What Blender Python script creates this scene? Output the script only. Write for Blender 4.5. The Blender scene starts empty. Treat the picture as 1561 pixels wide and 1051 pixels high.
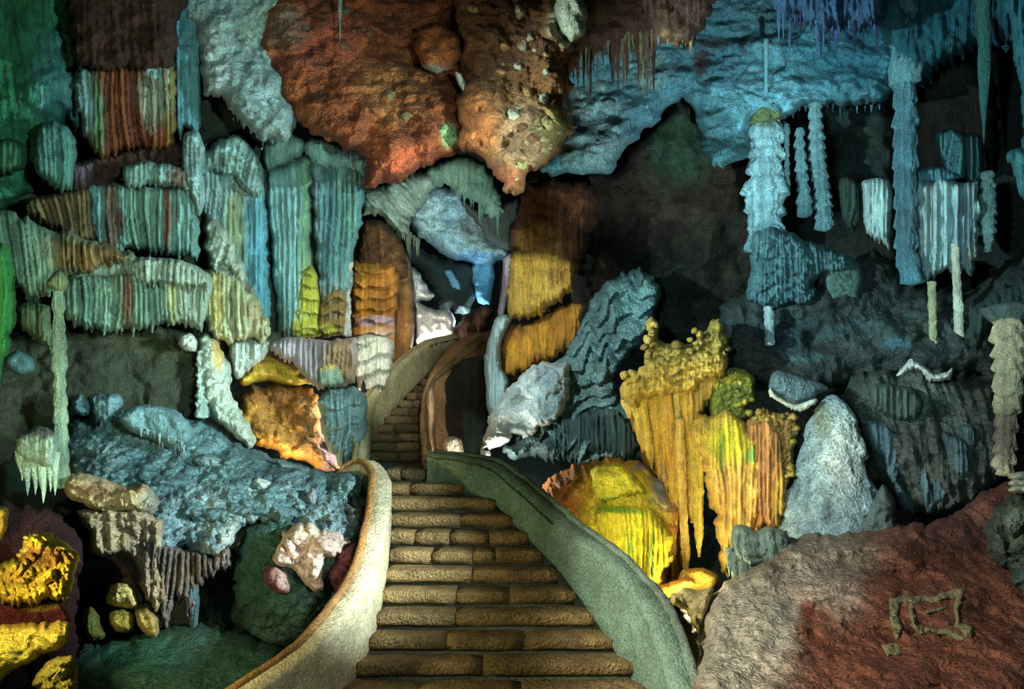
import bpy, math, random
import numpy as np
from mathutils import Vector

# ------------------------------------------------------------------ camera
F, CX, HY = 1250.0, 780.5, 622.0        # focal length in pixels, image centre column, horizon row
scene = bpy.context.scene
cam_data = bpy.data.cameras.new('camera')
cam = bpy.data.objects.new('camera', cam_data)
scene.collection.objects.link(cam)
cam_data.sensor_width = 36.0
cam_data.lens = 36.0 * F / 1561.0
cam_data.shift_y = (HY - 525.5) / 1561.0
cam_data.clip_end = 200
cam.location = (0, 0, 0)
cam.rotation_euler = (math.pi / 2, 0, 0)
scene.camera = cam

# ------------------------------------------------------------------ world, exposure
world = bpy.data.worlds.new('cave_air')
scene.world = world
world.use_nodes = True
world.node_tree.nodes['Background'].inputs[0].default_value = (0.34, 0.60, 0.52, 1)
world.node_tree.nodes['Background'].inputs[1].default_value = 0.23
scene.view_settings.view_transform = 'Standard'
scene.view_settings.look = 'None'
scene.view_settings.gamma = 1.0
scene.view_settings.use_curve_mapping = False
scene.view_settings.exposure = 0.0
try:
    scene.cycles.max_bounces = 3
    scene.cycles.diffuse_bounces = 2
    scene.cycles.glossy_bounces = 1
    scene.cycles.use_denoising = True
except Exception:
    pass


def P(px, py, D):
    return ((px - CX) / F * D, D, (HY - py) / F * D)


# ------------------------------------------------------------------ lamps
LIGHTS = 1.0

def spot(px, py, D, tx, ty, tD, power, col, deg, blend=0.7, size=0.25, name='added_spot'):
    d = bpy.data.lights.new(name, 'SPOT')
    d.energy = power * LIGHTS
    d.color = col
    d.spot_size = math.radians(deg)
    d.spot_blend = blend
    d.shadow_soft_size = size
    o = bpy.data.objects.new(name, d)
    scene.collection.objects.link(o)
    a = Vector(P(px, py, D)); b = Vector(P(tx, ty, tD))
    o.location = a
    o.rotation_euler = (b - a).to_track_quat('-Z', 'Y').to_euler()
    return o


def bulb(px, py, D, power, col, size=0.15, name='hidden_lamp'):
    d = bpy.data.lights.new(name, 'POINT')
    d.energy = power * LIGHTS
    d.color = col
    d.shadow_soft_size = size
    o = bpy.data.objects.new(name, d)
    scene.collection.objects.link(o)
    o.location = P(px, py, D)
    return o

# unseen spots added to light each area; small coloured lamps are hidden behind rocks and parapets
COOL = (0.80, 0.97, 1.0); WARM = (1.0, 0.82, 0.55); YLW = (1.0, 0.86, 0.42); NEU = (1, .95, .86)


def flood(loc, to, power, col, deg, blend=0.8, size=0.08):
    d = bpy.data.lights.new('added_spot', 'SPOT')
    d.energy = power; d.color = col; d.spot_size = math.radians(deg); d.spot_blend = blend; d.shadow_soft_size = size
    o = bpy.data.objects.new('added_spot', d); scene.collection.objects.link(o)
    o.location = loc
    o.rotation_euler = (Vector(to) - Vector(loc)).to_track_quat('-Z', 'Y').to_euler()


flood((3.9, 4.6, 1.2), P(330, 340, 12), 6000, (.68, .97, .97), 40)       # left curtains, raking
flood((1.6, 0.5, 0.6), P(200, 300, 12), 4600, (.68, 1, .9), 50)       # left wall, front
flood((3.4, 4.6, 0.3), P(330, 770, 10.5), 7000, COOL, 34)    # left slope
flood((-3.8, 4.6, 1.5), P(1330, 260, 13), 7000, (.66, .95, 1), 44)     # right columns, raking
flood((-0.6, 0.5, 0.5), P(1330, 400, 13), 2600, (.6, .95, 1), 40)     # right gallery, front
flood((1.5, 3.0, -1.4), P(1030, 150, 14), 6500, COOL, 26)     # blue ceiling from below
flood((-2.6, 3.0, -1.4), P(600, 120, 11.5), 1000, NEU, 42)     # red ceiling from below
flood((0.7, 1.2, 0.0), P(690, 820, 9.6), 430, (1, .92, .76), 18, 1)       # stairs
flood((0.2, 2.2, 1.0), P(640, 600, 14), 1300, NEU, 16, .9)       # upper stairs
flood((-2.6, 3.4, 1.6), P(1210, 920, 8.4), 3400, NEU, 40)      # floor and cone on the right
flood((-3.0, 4.0, 1.4), P(1340, 660, 11), 3400, COOL, 24)      # cone and bank
flood((-2.5, 4.0, 3.2), P(900, 560, 13.0), 4200, COOL, 24)     # ribbed slope
flood((-1.0, 3.0, 0.6), P(820, 460, 13.5), 1800, NEU, 14)     # ochre pillar and ribbed slope
flood((-1.0, 2.5, 0.8), P(1090, 700, 11.3), 2100, (1, .9, .62), 22)     # yellow drapery
flood((1.8, 3.0, 1.4), P(500, 1000, 8), 380, NEU, 30)     # left parapet
flood((1.2, 3.0, 0.2), P(485, 860, 9.6), 1000, NEU, 11)     # pink rock
bulb(930, 905, 9.3, 60, YLW)            # behind the right parapet, on the yellow dome
bulb(1062, 915, 10.1, 90, YLW)          # behind the snout, on the yellow drapery
bulb(-110, 890, 6.0, 330, YLW)           # outside the left edge, on the yellow ledges
bulb(430, 740, 12.6, 70, (1, .8, .4))  # in the orange hollow
bulb(552, 640, 13.3, 120, NEU)          # behind the upper parapet, on the white tiers
bulb(650, 548, 16.6, 100, NEU)          # behind the stair top, on the white rock
bulb(715, 497, 18.1, 110, (.65, .87, 1))   # in the passage
bulb(748, 735, 11.6, 90, NEU)           # behind the parapet bend
flood((-1.2, 8.0, 0.6), P(655, 480, 17.5), 2600, NEU, 11)      # white rock beyond the stair top
flood((-0.6, 8.5, 0.4), P(735, 425, 18.5), 2200, (.6, .85, 1), 9)      # blue rock in the passage
flood((-0.4, 6.0, -0.6), P(680, 320, 17), 6000, COOL, 20)      # boulders above the passage
flood((0.6, 6.0, 4.0), P(540, 540, 14), 2600, NEU, 22)      # white tiers
flood((0.9, 4.0, 1.2), P(700, 550, 15), 450, NEU, 12)      # stair top parapets
flood((-0.5, 3.0, 1.6), P(785, 610, 12.4), 1500, COOL, 7)      # white snout and pale drape
flood((-0.8, 3.0, 1.2), P(930, 790, 11.0), 900, (1, .95, .6), 9)      # yellow dome


# ------------------------------------------------------------------ noise
_rng = np.random.RandomState(7)
_PT = _rng.permutation(4096).astype(np.int64)
_VT = _rng.rand(4096)


def h3(i, j, k):
    return _VT[_PT[(_PT[(_PT[i & 4095] + j) & 4095] + k) & 4095]]


def vnoise(x, y, z, seed=0):
    x = np.asarray(x, float) + seed * 17.13; y = np.asarray(y, float) + seed * 3.7; z = np.asarray(z, float) - seed * 9.2
    xi = np.floor(x).astype(np.int64); yi = np.floor(y).astype(np.int64); zi = np.floor(z).astype(np.int64)
    fx = x - xi; fy = y - yi; fz = z - zi
    fx = fx * fx * (3 - 2 * fx); fy = fy * fy * (3 - 2 * fy); fz = fz * fz * (3 - 2 * fz)
    r = 0
    for a in (0, 1):
        wa = fx if a else 1 - fx
        for b in (0, 1):
            wb = fy if b else 1 - fy
            for c in (0, 1):
                wc = fz if c else 1 - fz
                r = r + wa * wb * wc * h3(xi + a, yi + b, zi + c)
    return r * 2 - 1


def fbm(x, y, z, seed=0, octaves=4, gain=0.5):
    s = 0; a = 1.0; t = 0; f = 1.0
    for o in range(octaves):
        s = s + a * vnoise(x * f, y * f, z * f, seed + o * 5); t += a
        a *= gain; f *= 2.03
    return s / t


def ridged(x, y, z, seed=0, octaves=4):
    s = 0; a = 1.0; t = 0; f = 1.0
    for o in range(octaves):
        s = s + a * (1 - 2 * np.abs(vnoise(x * f, y * f, z * f, seed + o * 5))); t += a
        a *= 0.5; f *= 2.1
    return s / t


def cells(x, z, seed=0):
    """rounded lumps: 0 in the cracks, 1 on the lump tops, and the lump's own random number"""
    xi = np.floor(x).astype(np.int64); zi = np.floor(z).astype(np.int64)
    best = np.full(x.shape, 9.0); sec = np.full(x.shape, 9.0); idv = np.zeros(x.shape)
    for a in (-1, 0, 1):
        for b in (-1, 0, 1):
            ci = xi + a; cj = zi + b
            ox = h3(ci, cj, np.int64(seed * 7 + 1)); oz = h3(ci, cj, np.int64(seed * 7 + 2))
            d = np.hypot(ci + ox - x, cj + oz - z)
            rid = h3(ci, cj, np.int64(seed * 7 + 3))
            m = d < best
            sec = np.where(m, best, np.minimum(sec, d))
            idv = np.where(m, rid, idv)
            best = np.where(m, d, best)
    return np.clip((sec - best) * 1.6, 0, 1) ** 0.6, idv


def lin(c):
    c = np.asarray(c, float) / 255.0
    return np.where(c <= 0.04045, c / 12.92, ((c + 0.055) / 1.055) ** 2.4)


# ------------------------------------------------------------------ materials
def mat_rock(name, streak, bump, fine, rough, contrast, glow=0.0):
    m = bpy.data.materials.new(name)
    m.use_nodes = True
    nt = m.node_tree; nd = nt.nodes; lk = nt.links
    bs = nd['Principled BSDF']
    bs.inputs['Roughness'].default_value = rough
    bs.inputs['Specular IOR Level'].default_value = 0.25
    at = nd.new('ShaderNodeAttribute'); at.attribute_name = 'Col'
    tc = nd.new('ShaderNodeTexCoord')
    mp = nd.new('ShaderNodeMapping'); mp.inputs['Scale'].default_value = (1, 1, streak)
    lk.new(tc.outputs['Object'], mp.inputs['Vector'])
    n1 = nd.new('ShaderNodeTexNoise'); n1.inputs['Scale'].default_value = fine; n1.inputs['Detail'].default_value = 5
    n1.inputs['Roughness'].default_value = 0.65
    lk.new(mp.outputs['Vector'], n1.inputs['Vector'])
    n2 = nd.new('ShaderNodeTexNoise'); n2.inputs['Scale'].default_value = fine * 4; n2.inputs['Detail'].default_value = 4
    lk.new(tc.outputs['Object'], n2.inputs['Vector'])
    mr = nd.new('ShaderNodeMapRange')
    mr.inputs['From Min'].default_value = 0.3; mr.inputs['From Max'].default_value = 0.7
    mr.inputs['To Min'].default_value = 1 - contrast; mr.inputs['To Max'].default_value = 1 + contrast
    lk.new(n1.outputs['Fac'], mr.inputs['Value'])
    mr2 = nd.new('ShaderNodeMapRange')
    mr2.inputs['From Min'].default_value = 0.3; mr2.inputs['From Max'].default_value = 0.7
    mr2.inputs['To Min'].default_value = 0.7; mr2.inputs['To Max'].default_value = 1.3
    lk.new(n2.outputs['Fac'], mr2.inputs['Value'])
    mu = nd.new('ShaderNodeMath'); mu.operation = 'MULTIPLY'
    lk.new(mr.outputs['Result'], mu.inputs[0]); lk.new(mr2.outputs['Result'], mu.inputs[1])
    vm = nd.new('ShaderNodeVectorMath'); vm.operation = 'SCALE'
    lk.new(at.outputs['Color'], vm.inputs[0]); lk.new(mu.outputs[0], vm.inputs['Scale'])
    lk.new(vm.outputs['Vector'], bs.inputs['Base Color'])
    bp = nd.new('ShaderNodeBump'); bp.inputs['Strength'].default_value = bump; bp.inputs['Distance'].default_value = 0.05
    lk.new(mu.outputs[0], bp.inputs['Height'])
    lk.new(bp.outputs['Normal'], bs.inputs['Normal'])
    return m


M = {
    'flow': mat_rock('flowstone', 0.3, 0.9, 14, 0.5, 0.38),
    'rock': mat_rock('limestone', 1.0, 0.75, 7, 0.8, 0.5),
    'crumb': mat_rock('crumbly_limestone', 0.8, 1.0, 13, 0.85, 0.6),
    'plaster': mat_rock('lime_plaster', 1.0, 0.6, 10, 0.85, 0.28),
    'stone': mat_rock('step_stone', 1.0, 0.8, 8, 0.8, 0.35),
}


# ------------------------------------------------------------------ objects
def new_mesh(name, verts, faces, col, mat, parent=None, smooth=True, origin=None):
    verts = np.asarray(verts, float)
    if parent is not None:
        org = np.array(parent['_w'])
    elif origin is not None:
        org = np.asarray(origin, float)
    else:
        org = np.array([verts[:, 0].mean(), verts[:, 1].mean(), verts[:, 2].min()])
    me = bpy.data.meshes.new(name)
    loc = verts - org
    me.vertices.add(len(loc)); me.vertices.foreach_set('co', loc.astype(np.float32).ravel())
    faces = np.asarray(faces, np.int32)
    nf, k = faces.shape
    me.loops.add(nf * k); me.loops.foreach_set('vertex_index', faces.ravel())
    me.polygons.add(nf)
    me.polygons.foreach_set('loop_start', np.arange(0, nf * k, k, dtype=np.int32))
    me.polygons.foreach_set('loop_total', np.full(nf, k, dtype=np.int32))
    me.update(calc_edges=True)
    me.validate()
    if smooth:
        me.polygons.foreach_set('use_smooth', np.ones(len(me.polygons), dtype=bool))
    if len(me.vertices) == len(col):
        a = me.color_attributes.new('Col', 'FLOAT_COLOR', 'POINT')
        c4 = np.ones((len(col), 4), np.float32); c4[:, :3] = col
        a.data.foreach_set('color', c4.ravel())
    me.materials.append(M[mat] if isinstance(mat, str) else mat)
    o = bpy.data.objects.new(name, me)
    scene.collection.objects.link(o)
    if parent is not None:
        o.parent = parent
        o.location = (0, 0, 0)
    else:
        o.location = org
    o['_w'] = [float(v) for v in org]
    return o


def tag(o, label=None, cat=None, group=None, kind=None):
    if label: o['label'] = label
    if cat: o['category'] = cat
    if group: o['group'] = group
    if kind or cat: o['kind'] = kind or 'thing'
    return o


def thing(name, label, cat, px, py, D, group=None):
    o = bpy.data.objects.new(name, None)
    scene.collection.objects.link(o)
    w = P(px, py, D)
    o.location = w
    o['_w'] = list(w)
    o.empty_display_size = 0.1
    return tag(o, label, cat, group)


# ------------------------------------------------------------------ surface styles
def relief(x, y, z, st, rs):
    """displacement in metres towards the open cave, and a colour multiplier, at world points"""
    n = x.shape
    d = np.zeros(n); c = np.ones(n); pid = np.zeros(n)
    sd = rs
    if 'flute' in st:
        per, amp = st['flute'][:2]
        per = per * 0.82
        lean = st.get('lean', 0)
        w = vnoise(x / (per * 5), 0 * x, z / (per * 9), sd) * st.get('warp', 0.8) + vnoise(x / (per * 1.5), 0 * x, z / (per * 14), sd + 3) * 0.35
        u = (x + lean * z + 0.6 * y) / per + w
        ui = np.floor(u).astype(np.int64)
        r = h3(ui, np.int64(sd), np.int64(5)); r2 = h3(ui, np.int64(sd), np.int64(9))
        prof = np.abs(np.sin(np.pi * u)) ** 0.6
        d += 1.35 * amp * (prof * (0.45 + 0.8 * r) + 0.5 * (r2 - 0.5))
        d += amp * 0.35 * vnoise(x / (per * 1.2), y / per, z / (per * 2.2), sd + 8)
        u2 = u * 2.7 + 3 * w
        d += amp * 0.42 * np.abs(np.sin(np.pi * u2))
        c *= 0.78 + 0.44 * r2
        pid = r
    if 'tier' in st:
        h, amp = st['tier'][:2]
        wv = st.get('wave', 0.5)
        v = z / h + wv * vnoise(x / (h * 1.6), y / (h * 2), z / (h * 3), sd + 11) + wv * 0.5 * vnoise(x / (h * 0.5), y / h, z / (h * 2), sd + 12)
        v = v + st.get('slant', 0) * x / h
        vi = np.floor(v).astype(np.int64); f = v - vi
        r = h3(vi, np.int64(sd), np.int64(2))
        fr = vnoise(x / (h * 0.16), y / (h * 0.3), 0 * z, sd + 13)
        lip = np.clip((f - 0.06 - 0.05 * fr) / 0.16, 0, 1)
        prof = (1 - f) ** 0.7 * lip * lip * (3 - 2 * lip)
        d += amp * prof * (0.7 + 0.5 * r)
        fl = np.abs(np.sin(np.pi * (x + 0.5 * y) / (h * 0.22) + 3 * vnoise(x / h, 0 * x, z / h, sd + 14)))
        d += amp * 0.22 * fl * np.clip(1.2 - f * 1.3, 0, 1)
        c *= 0.85 + 0.3 * r
    if 'lump' in st:
        L, amp = st['lump'][:2]
        q = vnoise(x / L, y / L, z / L, sd + 20) * 0.5
        g, idv = cells(x / L + q, z / (L * st.get('lz', 1.0)) + q + y / L * 0.5, sd + 4)
        d += amp * g * (0.5 + 0.8 * idv)
        c *= 0.85 + 0.3 * idv
        if st.get('lump2', True):
            g2, _ = cells(x / (L * 0.37) + q, z / (L * 0.37) - q, sd + 6)
            d += amp * 0.35 * g2
    if 'rock' in st:
        L, amp = st['rock'][:2]
        d += amp * fbm(x / L, y / L, z / L, sd + 30, st.get('oct', 5), 0.52)
    if 'ridge' in st:
        L, amp = st['ridge'][:2]
        d += amp * ridged(x / L, y / L, z / (L * st.get('rz', 1.0)), sd + 40, 4)
    if 'swell' in st:
        L, amp = st['swell'][:2]
        d += amp * fbm(x / L, y / L, z / L, sd + 50, 2)
    return d, c, pid


def paint(px, py, base, tints, cm, x, y, z, rs, alt=None, pid=None, var=0.12):
    col = np.tile(lin(base), (len(px), 1))
    if alt is not None and pid is not None:
        for (lo, hi, c, s) in alt:
            w = ((pid >= lo) & (pid < hi)).astype(float)[:, None] * s
            col = col * (1 - w) + lin(c) * w
    wx = 14 * fbm(x * 2.2, y * 2.2, z * 2.2, rs + 61, 3); wy = 14 * fbm(x * 2.2, y * 2.2, z * 2.2, rs + 67, 3)
    for t in tints:
        tx, ty, rx, ry, c, s = t
        q = ((px + wx - tx) / rx) ** 2 + ((py + wy - ty) / ry) ** 2
        w = (s / (1 + np.exp((q - 1) * 3.0)))[:, None]
        col = col * (1 - w) + lin(c) * w
    v = 1 + var * fbm(x * 3, y * 3, z * 3, rs + 71, 3) * 2
    return np.clip(col * (cm * v)[:, None], 0.002, 0.95)


_seed = [0]
last_front = []


def lie_on(off=0.0):
    """distance of the rock face built last, so that thin crusts can lie on it"""
    vx, vy, fr = last_front
    def f(px, py):
        px = np.atleast_1d(px).astype(float); py = np.atleast_1d(py).astype(float); out = np.zeros(len(px))
        for i in range(0, len(px), 500):
            d = (px[i:i + 500, None] - vx[None]) ** 2 + (py[i:i + 500, None] - vy[None]) ** 2
            k = np.argpartition(d, 12, axis=1)[:, :12]
            out[i:i + 500] = fr[k].mean(1) + off
        return out
    return f



def smooth_poly(poly, step=3.0, rough=1.5, closed=True, seed=0, sharp=False):
    p = np.asarray(poly, float); n = len(p); out = []
    for i in range(n):
        p0, p1, p2, p3 = p[(i - 1) % n], p[i], p[(i + 1) % n], p[(i + 2) % n]
        m = max(1, int(np.hypot(*(p2 - p1)) / step))
        t = (np.arange(m) / m)[:, None]
        if sharp:
            q = p1 + (p2 - p1) * t
        else:
            k = 0.6
            a = k * (p2 - p0) * 0.5; b = k * (p3 - p1) * 0.5
            q = (2 * t**3 - 3 * t**2 + 1) * p1 + (t**3 - 2 * t**2 + t) * a + (-2 * t**3 + 3 * t**2) * p2 + (t**3 - t**2) * b
        out.append(q)
    q = np.concatenate(out)
    if rough:
        sz = np.clip(min(np.ptp(p[:, 0]), np.ptp(p[:, 1])) / 60.0, 0.3, 2.2)
        nx = fbm(q[:, 0] / 16, q[:, 1] / 16, 0 * q[:, 0], seed, 4, .6); ny = fbm(q[:, 0] / 16, q[:, 1] / 16, 0 * q[:, 0] + 5, seed + 1, 4, .6)
        q = q + rough * 4.0 * sz * np.stack([nx, ny], 1)
    return q


def add_drips(q, amp, per, seed):
    """stretches the underside of an outline down into a fringe of pointed drips"""
    n = len(q)
    area = 0.5 * np.sum(q[:, 0] * np.roll(q[:, 1], -1) - np.roll(q[:, 0], -1) * q[:, 1])
    tg = np.roll(q, -2, 0) - np.roll(q, 2, 0)
    ny = -tg[:, 0] if area > 0 else tg[:, 0]
    ny = ny / (np.hypot(tg[:, 0], tg[:, 1]) + 1e-6)
    u = q[:, 0] / per + 0.6 * vnoise(q[:, 0] / (per * 3), 0 * q[:, 0], 0 * q[:, 0], seed)
    ui = np.floor(u).astype(np.int64); f = u - ui
    L = 0.25 + 0.9 * h3(ui, np.int64(seed), np.int64(3)) ** 1.5
    tooth = (1 - np.abs(2 * f - 1)) ** 1.2 * L
    w = np.clip((ny - 0.25) * 3, 0, 1)
    q = q.copy(); q[:, 1] += amp * tooth * w
    return q


def depth_at(D, px, py, cx, cy):
    if callable(D):
        return D(px, py)
    if isinstance(D, (tuple, list)):
        return D[0] + D[1] * (px - cx) / 100.0 + D[2] * (py - cy) / 100.0
    return D + 0 * px


def mass(name, poly, D, T, base, st, tints=(), s=2.5, R=None, rough=1.5, drip=None, mat='flow', parent=None,
         label=None, cat=None, group=None, kind=None, alt=None, back=0.7, var=0.12, sharp=False, seed=None, crag=1.0):
    """a solid rock body whose outline as seen from the path is POLY (image pixels) at distance D, T metres thick towards the path"""
    _seed[0] += 1
    rs = _seed[0] if seed is None else seed
    if mat == 'flow' and s <= 2.3:
        s = s * 0.86
    q = smooth_poly(poly, 2.5, rough, seed=rs, sharp=sharp)
    if drip:
        q = add_drips(q, drip[0], drip[1], rs)
    x0, y0 = q.min(0) - s; x1, y1 = q.max(0) + s
    cx, cy = (x0 + x1) / 2, (y0 + y1) / 2
    nx = int((x1 - x0) / s) + 2; ny = int((y1 - y0) / s) + 2
    gx = x0 + s * np.arange(nx); gy = y0 + s * np.arange(ny)
    # cell centres inside: scanline crossing test
    ccx = gx[:-1] + s / 2; ccy = gy[:-1] + s / 2
    a = q; b = np.roll(q, -1, 0)
    inside = np.zeros((ny - 1, nx - 1), bool)
    for r, yy in enumerate(ccy):
        m = (a[:, 1] > yy) != (b[:, 1] > yy)
        if not m.any():
            continue
        xs = np.sort(a[m, 0] + (yy - a[m, 1]) * (b[m, 0] - a[m, 0]) / (b[m, 1] - a[m, 1]))
        inside[r] = (np.searchsorted(xs, ccx) % 2) == 1
    cnt = np.zeros((ny, nx), int)
    cnt[:-1, :-1] += inside; cnt[1:, :-1] += inside; cnt[:-1, 1:] += inside; cnt[1:, 1:] += inside
    used = cnt > 0; bnd = used & (cnt < 4)
    idx = np.full((ny, nx), -1, np.int64); idx[used] = np.arange(used.sum())
    JJ, II = np.nonzero(used)
    vx = gx[II].astype(float); vy = gy[JJ].astype(float); vb = bnd[JJ, II]
    # distance to the outline
    dist = np.full(len(vx), 1e9); nearx = vx.copy(); neary = vy.copy()
    seg = b - a; sl = (seg ** 2).sum(1) + 1e-9
    CH = 4000
    stepq = 1 if len(a) < 500 else 2
    aa = a[::stepq]; bb = np.roll(aa, -1, 0); sg = bb - aa; sll = (sg ** 2).sum(1) + 1e-9
    for c0 in range(0, len(vx), CH):
        X = vx[c0:c0 + CH, None]; Y = vy[c0:c0 + CH, None]
        d2 = (X - aa[None, :, 0]) ** 2 + (Y - aa[None, :, 1]) ** 2
        k = d2.argmin(1)
        best = np.sqrt(d2[np.arange(len(k)), k]); bx = aa[k, 0]; by = aa[k, 1]
        for kk in (k, (k - 1) % len(aa)):
            t = np.clip(((X[:, 0] - aa[kk, 0]) * sg[kk, 0] + (Y[:, 0] - aa[kk, 1]) * sg[kk, 1]) / sll[kk], 0, 1)
            qx = aa[kk, 0] + t * sg[kk, 0]; qy = aa[kk, 1] + t * sg[kk, 1]
            dd = np.hypot(X[:, 0] - qx, Y[:, 0] - qy)
            m = dd < best
            best = np.where(m, dd, best); bx = np.where(m, qx, bx); by = np.where(m, qy, by)
        dist[c0:c0 + CH] = best; nearx[c0:c0 + CH] = bx; neary[c0:c0 + CH] = by
    vx = np.where(vb, nearx, vx); vy = np.where(vb, neary, vy); dist = np.where(vb, 0, dist)
    if R is None:
        R = max(8.0, dist.max())
    R = R * 0.72
    k = np.clip(dist / R, 0, 1)
    th = T * np.sqrt(np.clip(1 - (1 - k) ** 2, 0, 1))
    D0 = depth_at(D, vx, vy, cx, cy)
    X, Y, Z = [np.asarray(v) for v in P(vx, vy, D0)]
    dd, cm, pid = relief(X, Y, Z, st, rs)
    if mat == 'flow':
        dd = dd + 0.10 * T * fbm(X / .5, Y / .5, Z / .8, rs + 80, 3) + 0.022 * ridged(X / .13, Y / .13, Z / .22, rs + 81, 2)
    else:
        g, gi = cells(X / .42 + .5 * vnoise(X / .3, Y / .3, Z / .3, rs), Z / .30 + .5 * vnoise(X / .3, Z / .3, Y / .3, rs + 2), rs + 5)
        dd = dd + crag * (0.16 * ridged(X / .75, Y / .75, Z / .6, rs + 82, 5) + 0.07 * g * (.3 + gi) + 0.05 * ridged(X / .2, Y / .2, Z / .16, rs + 83, 3))
    th = th * (1 + .45 * fbm(X / .6, Y / .6, Z / .6, rs + 84, 3))
    edge = np.clip(dist / (s * 3.5), 0, 1)
    fr = D0 - th - dd * edge
    bk = D0 + th * back + 0.02
    VF = np.stack(P(vx, vy, fr), 1)
    last_front[:] = [vx, vy, fr]
    nb = np.nonzero(~vb)[0]
    VB = np.stack(P(vx[nb], vy[nb], bk[nb]), 1)
    n = len(vx)
    bmap = np.arange(n); bmap[nb] = n + np.arange(len(nb))
    r, c = np.nonzero(inside)
    f = np.stack([idx[r, c], idx[r + 1, c], idx[r + 1, c + 1], idx[r, c + 1]], 1)
    fb = bmap[f][:, ::-1]
    same = (fb == f[:, ::-1]).all(1)
    faces = np.concatenate([f, fb[~same]])
    col = paint(vx, vy, base, tints, cm, X, Y, Z, rs, alt, pid, var)
    col = np.concatenate([col, col[nb]])
    o = new_mesh(name, np.concatenate([VF, VB]), faces, col, mat, parent)
    return tag(o, label, cat, group, kind)


def column(name, rows, D, base, st, tints=(), mat='flow', parent=None, label=None, cat=None, group=None, kind=None,
           alt=None, dy=2.0, nseg=44, flat=1.0, var=0.12):
    """a round column; rows are (py, left px, right px)"""
    _seed[0] += 1
    rs = _seed[0]
    rows = np.asarray(rows, float)
    py = np.arange(rows[0, 0], rows[-1, 0] + 0.01, dy)
    l = np.interp(py, rows[:, 0], rows[:, 1]); r = np.interp(py, rows[:, 0], rows[:, 2])
    if len(py) > 8:
        k = np.ones(5) / 5
        l = np.convolve(np.pad(l, 2, 'edge'), k, 'valid'); r = np.convolve(np.pad(r, 2, 'edge'), k, 'valid')
    Dv = depth_at(D, 0 * py, py, 0, py.mean())
    cxm = (l + r) / 2; rad = (r - l) / 2 / F * Dv
    th = np.linspace(0, 2 * np.pi, nseg, endpoint=False)
    TH, RA = np.meshgrid(th, rad); _, CC = np.meshgrid(th, (cxm - CX) / F * Dv); _, ZZ = np.meshgrid(th, (HY - py) / F * Dv); _, DD = np.meshgrid(th, Dv)
    X = CC + RA * np.sin(TH); Y = DD - RA * flat * np.cos(TH); Z = ZZ
    U = TH * RA.mean()
    # sample the relief around the girth: arc length as x
    ring = np.abs(TH / np.pi - 1)            # 1 at the front, seamless
    dd, cm, pid = relief((CC + RA.mean() * 1.6 * np.sin(TH)).ravel(), (DD * 0 + RA.mean() * 1.2 * np.cos(TH)).ravel(), Z.ravel(), st, rs)
    dd = dd.reshape(X.shape) - dd.mean()
    if mat == 'rock':
        dd = dd * np.clip(RA / 0.45, 0.2, 1)
    rr = np.maximum(RA + dd, RA * 0.35)
    X = CC + rr * np.sin(TH); Y = DD - rr * flat * np.cos(TH)
    m = len(py)
    V = np.stack([X.ravel(), Y.ravel(), Z.ravel()], 1)
    i = np.arange(m - 1)[:, None] * nseg; j = np.arange(nseg)[None, :]; j2 = (j + 1) % nseg
    f = np.stack([(i + j).ravel(), (i + nseg + j).ravel(), (i + nseg + j2).ravel(), (i + j2).ravel()], 1)
    # caps
    topc = len(V); V = np.concatenate([V, [[CC[0, 0], Dv[0], Z[0, 0] + rad[0] * 0.3]], [[CC[-1, 0], Dv[-1], Z[-1, 0] - rad[-1] * 0.3]]])
    j = np.arange(nseg); j2 = (j + 1) % nseg
    cap1 = np.stack([np.full(nseg, topc), j, j2, j2], 1); b0 = (m - 1) * nseg
    cap2 = np.stack([np.full(nseg, topc + 1), b0 + j2, b0 + j, b0 + j], 1)
    PX = (V[:, 0] / V[:, 1]) * F + CX; PY = HY - V[:, 2] / V[:, 1] * F
    cm = np.concatenate([cm, [1, 1]]); pid = np.concatenate([pid, [0, 0]])
    col = paint(PX, PY, base, tints, cm, V[:, 0], V[:, 1], V[:, 2], rs, alt, pid, var)
    o = mixed_mesh(name, V, f, np.concatenate([cap1[:, :3], cap2[:, :3]]), col, mat, parent)
    return tag(o, label, cat, group, kind)


def mixed_mesh(name, V, quads, tris, col, mat, parent=None, smooth=True):
    V = np.asarray(V, float)
    org = np.array(parent['_w']) if parent is not None else np.array([V[:, 0].mean(), V[:, 1].mean(), V[:, 2].min()])
    me = bpy.data.meshes.new(name)
    me.from_pydata((V - org).tolist(), [], [list(map(int, q)) for q in quads] + [list(map(int, t)) for t in tris])
    if smooth:
        me.polygons.foreach_set('use_smooth', np.ones(len(me.polygons), dtype=bool))
    a = me.color_attributes.new('Col', 'FLOAT_COLOR', 'POINT')
    c4 = np.ones((len(col), 4), np.float32); c4[:, :3] = col
    a.data.foreach_set('color', c4.ravel())
    me.materials.append(M[mat] if isinstance(mat, str) else mat)
    o = bpy.data.objects.new(name, me)
    scene.collection.objects.link(o)
    if parent is not None:
        o.parent = parent
    else:
        o.location = org
    o['_w'] = [float(v) for v in org]
    return o


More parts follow.
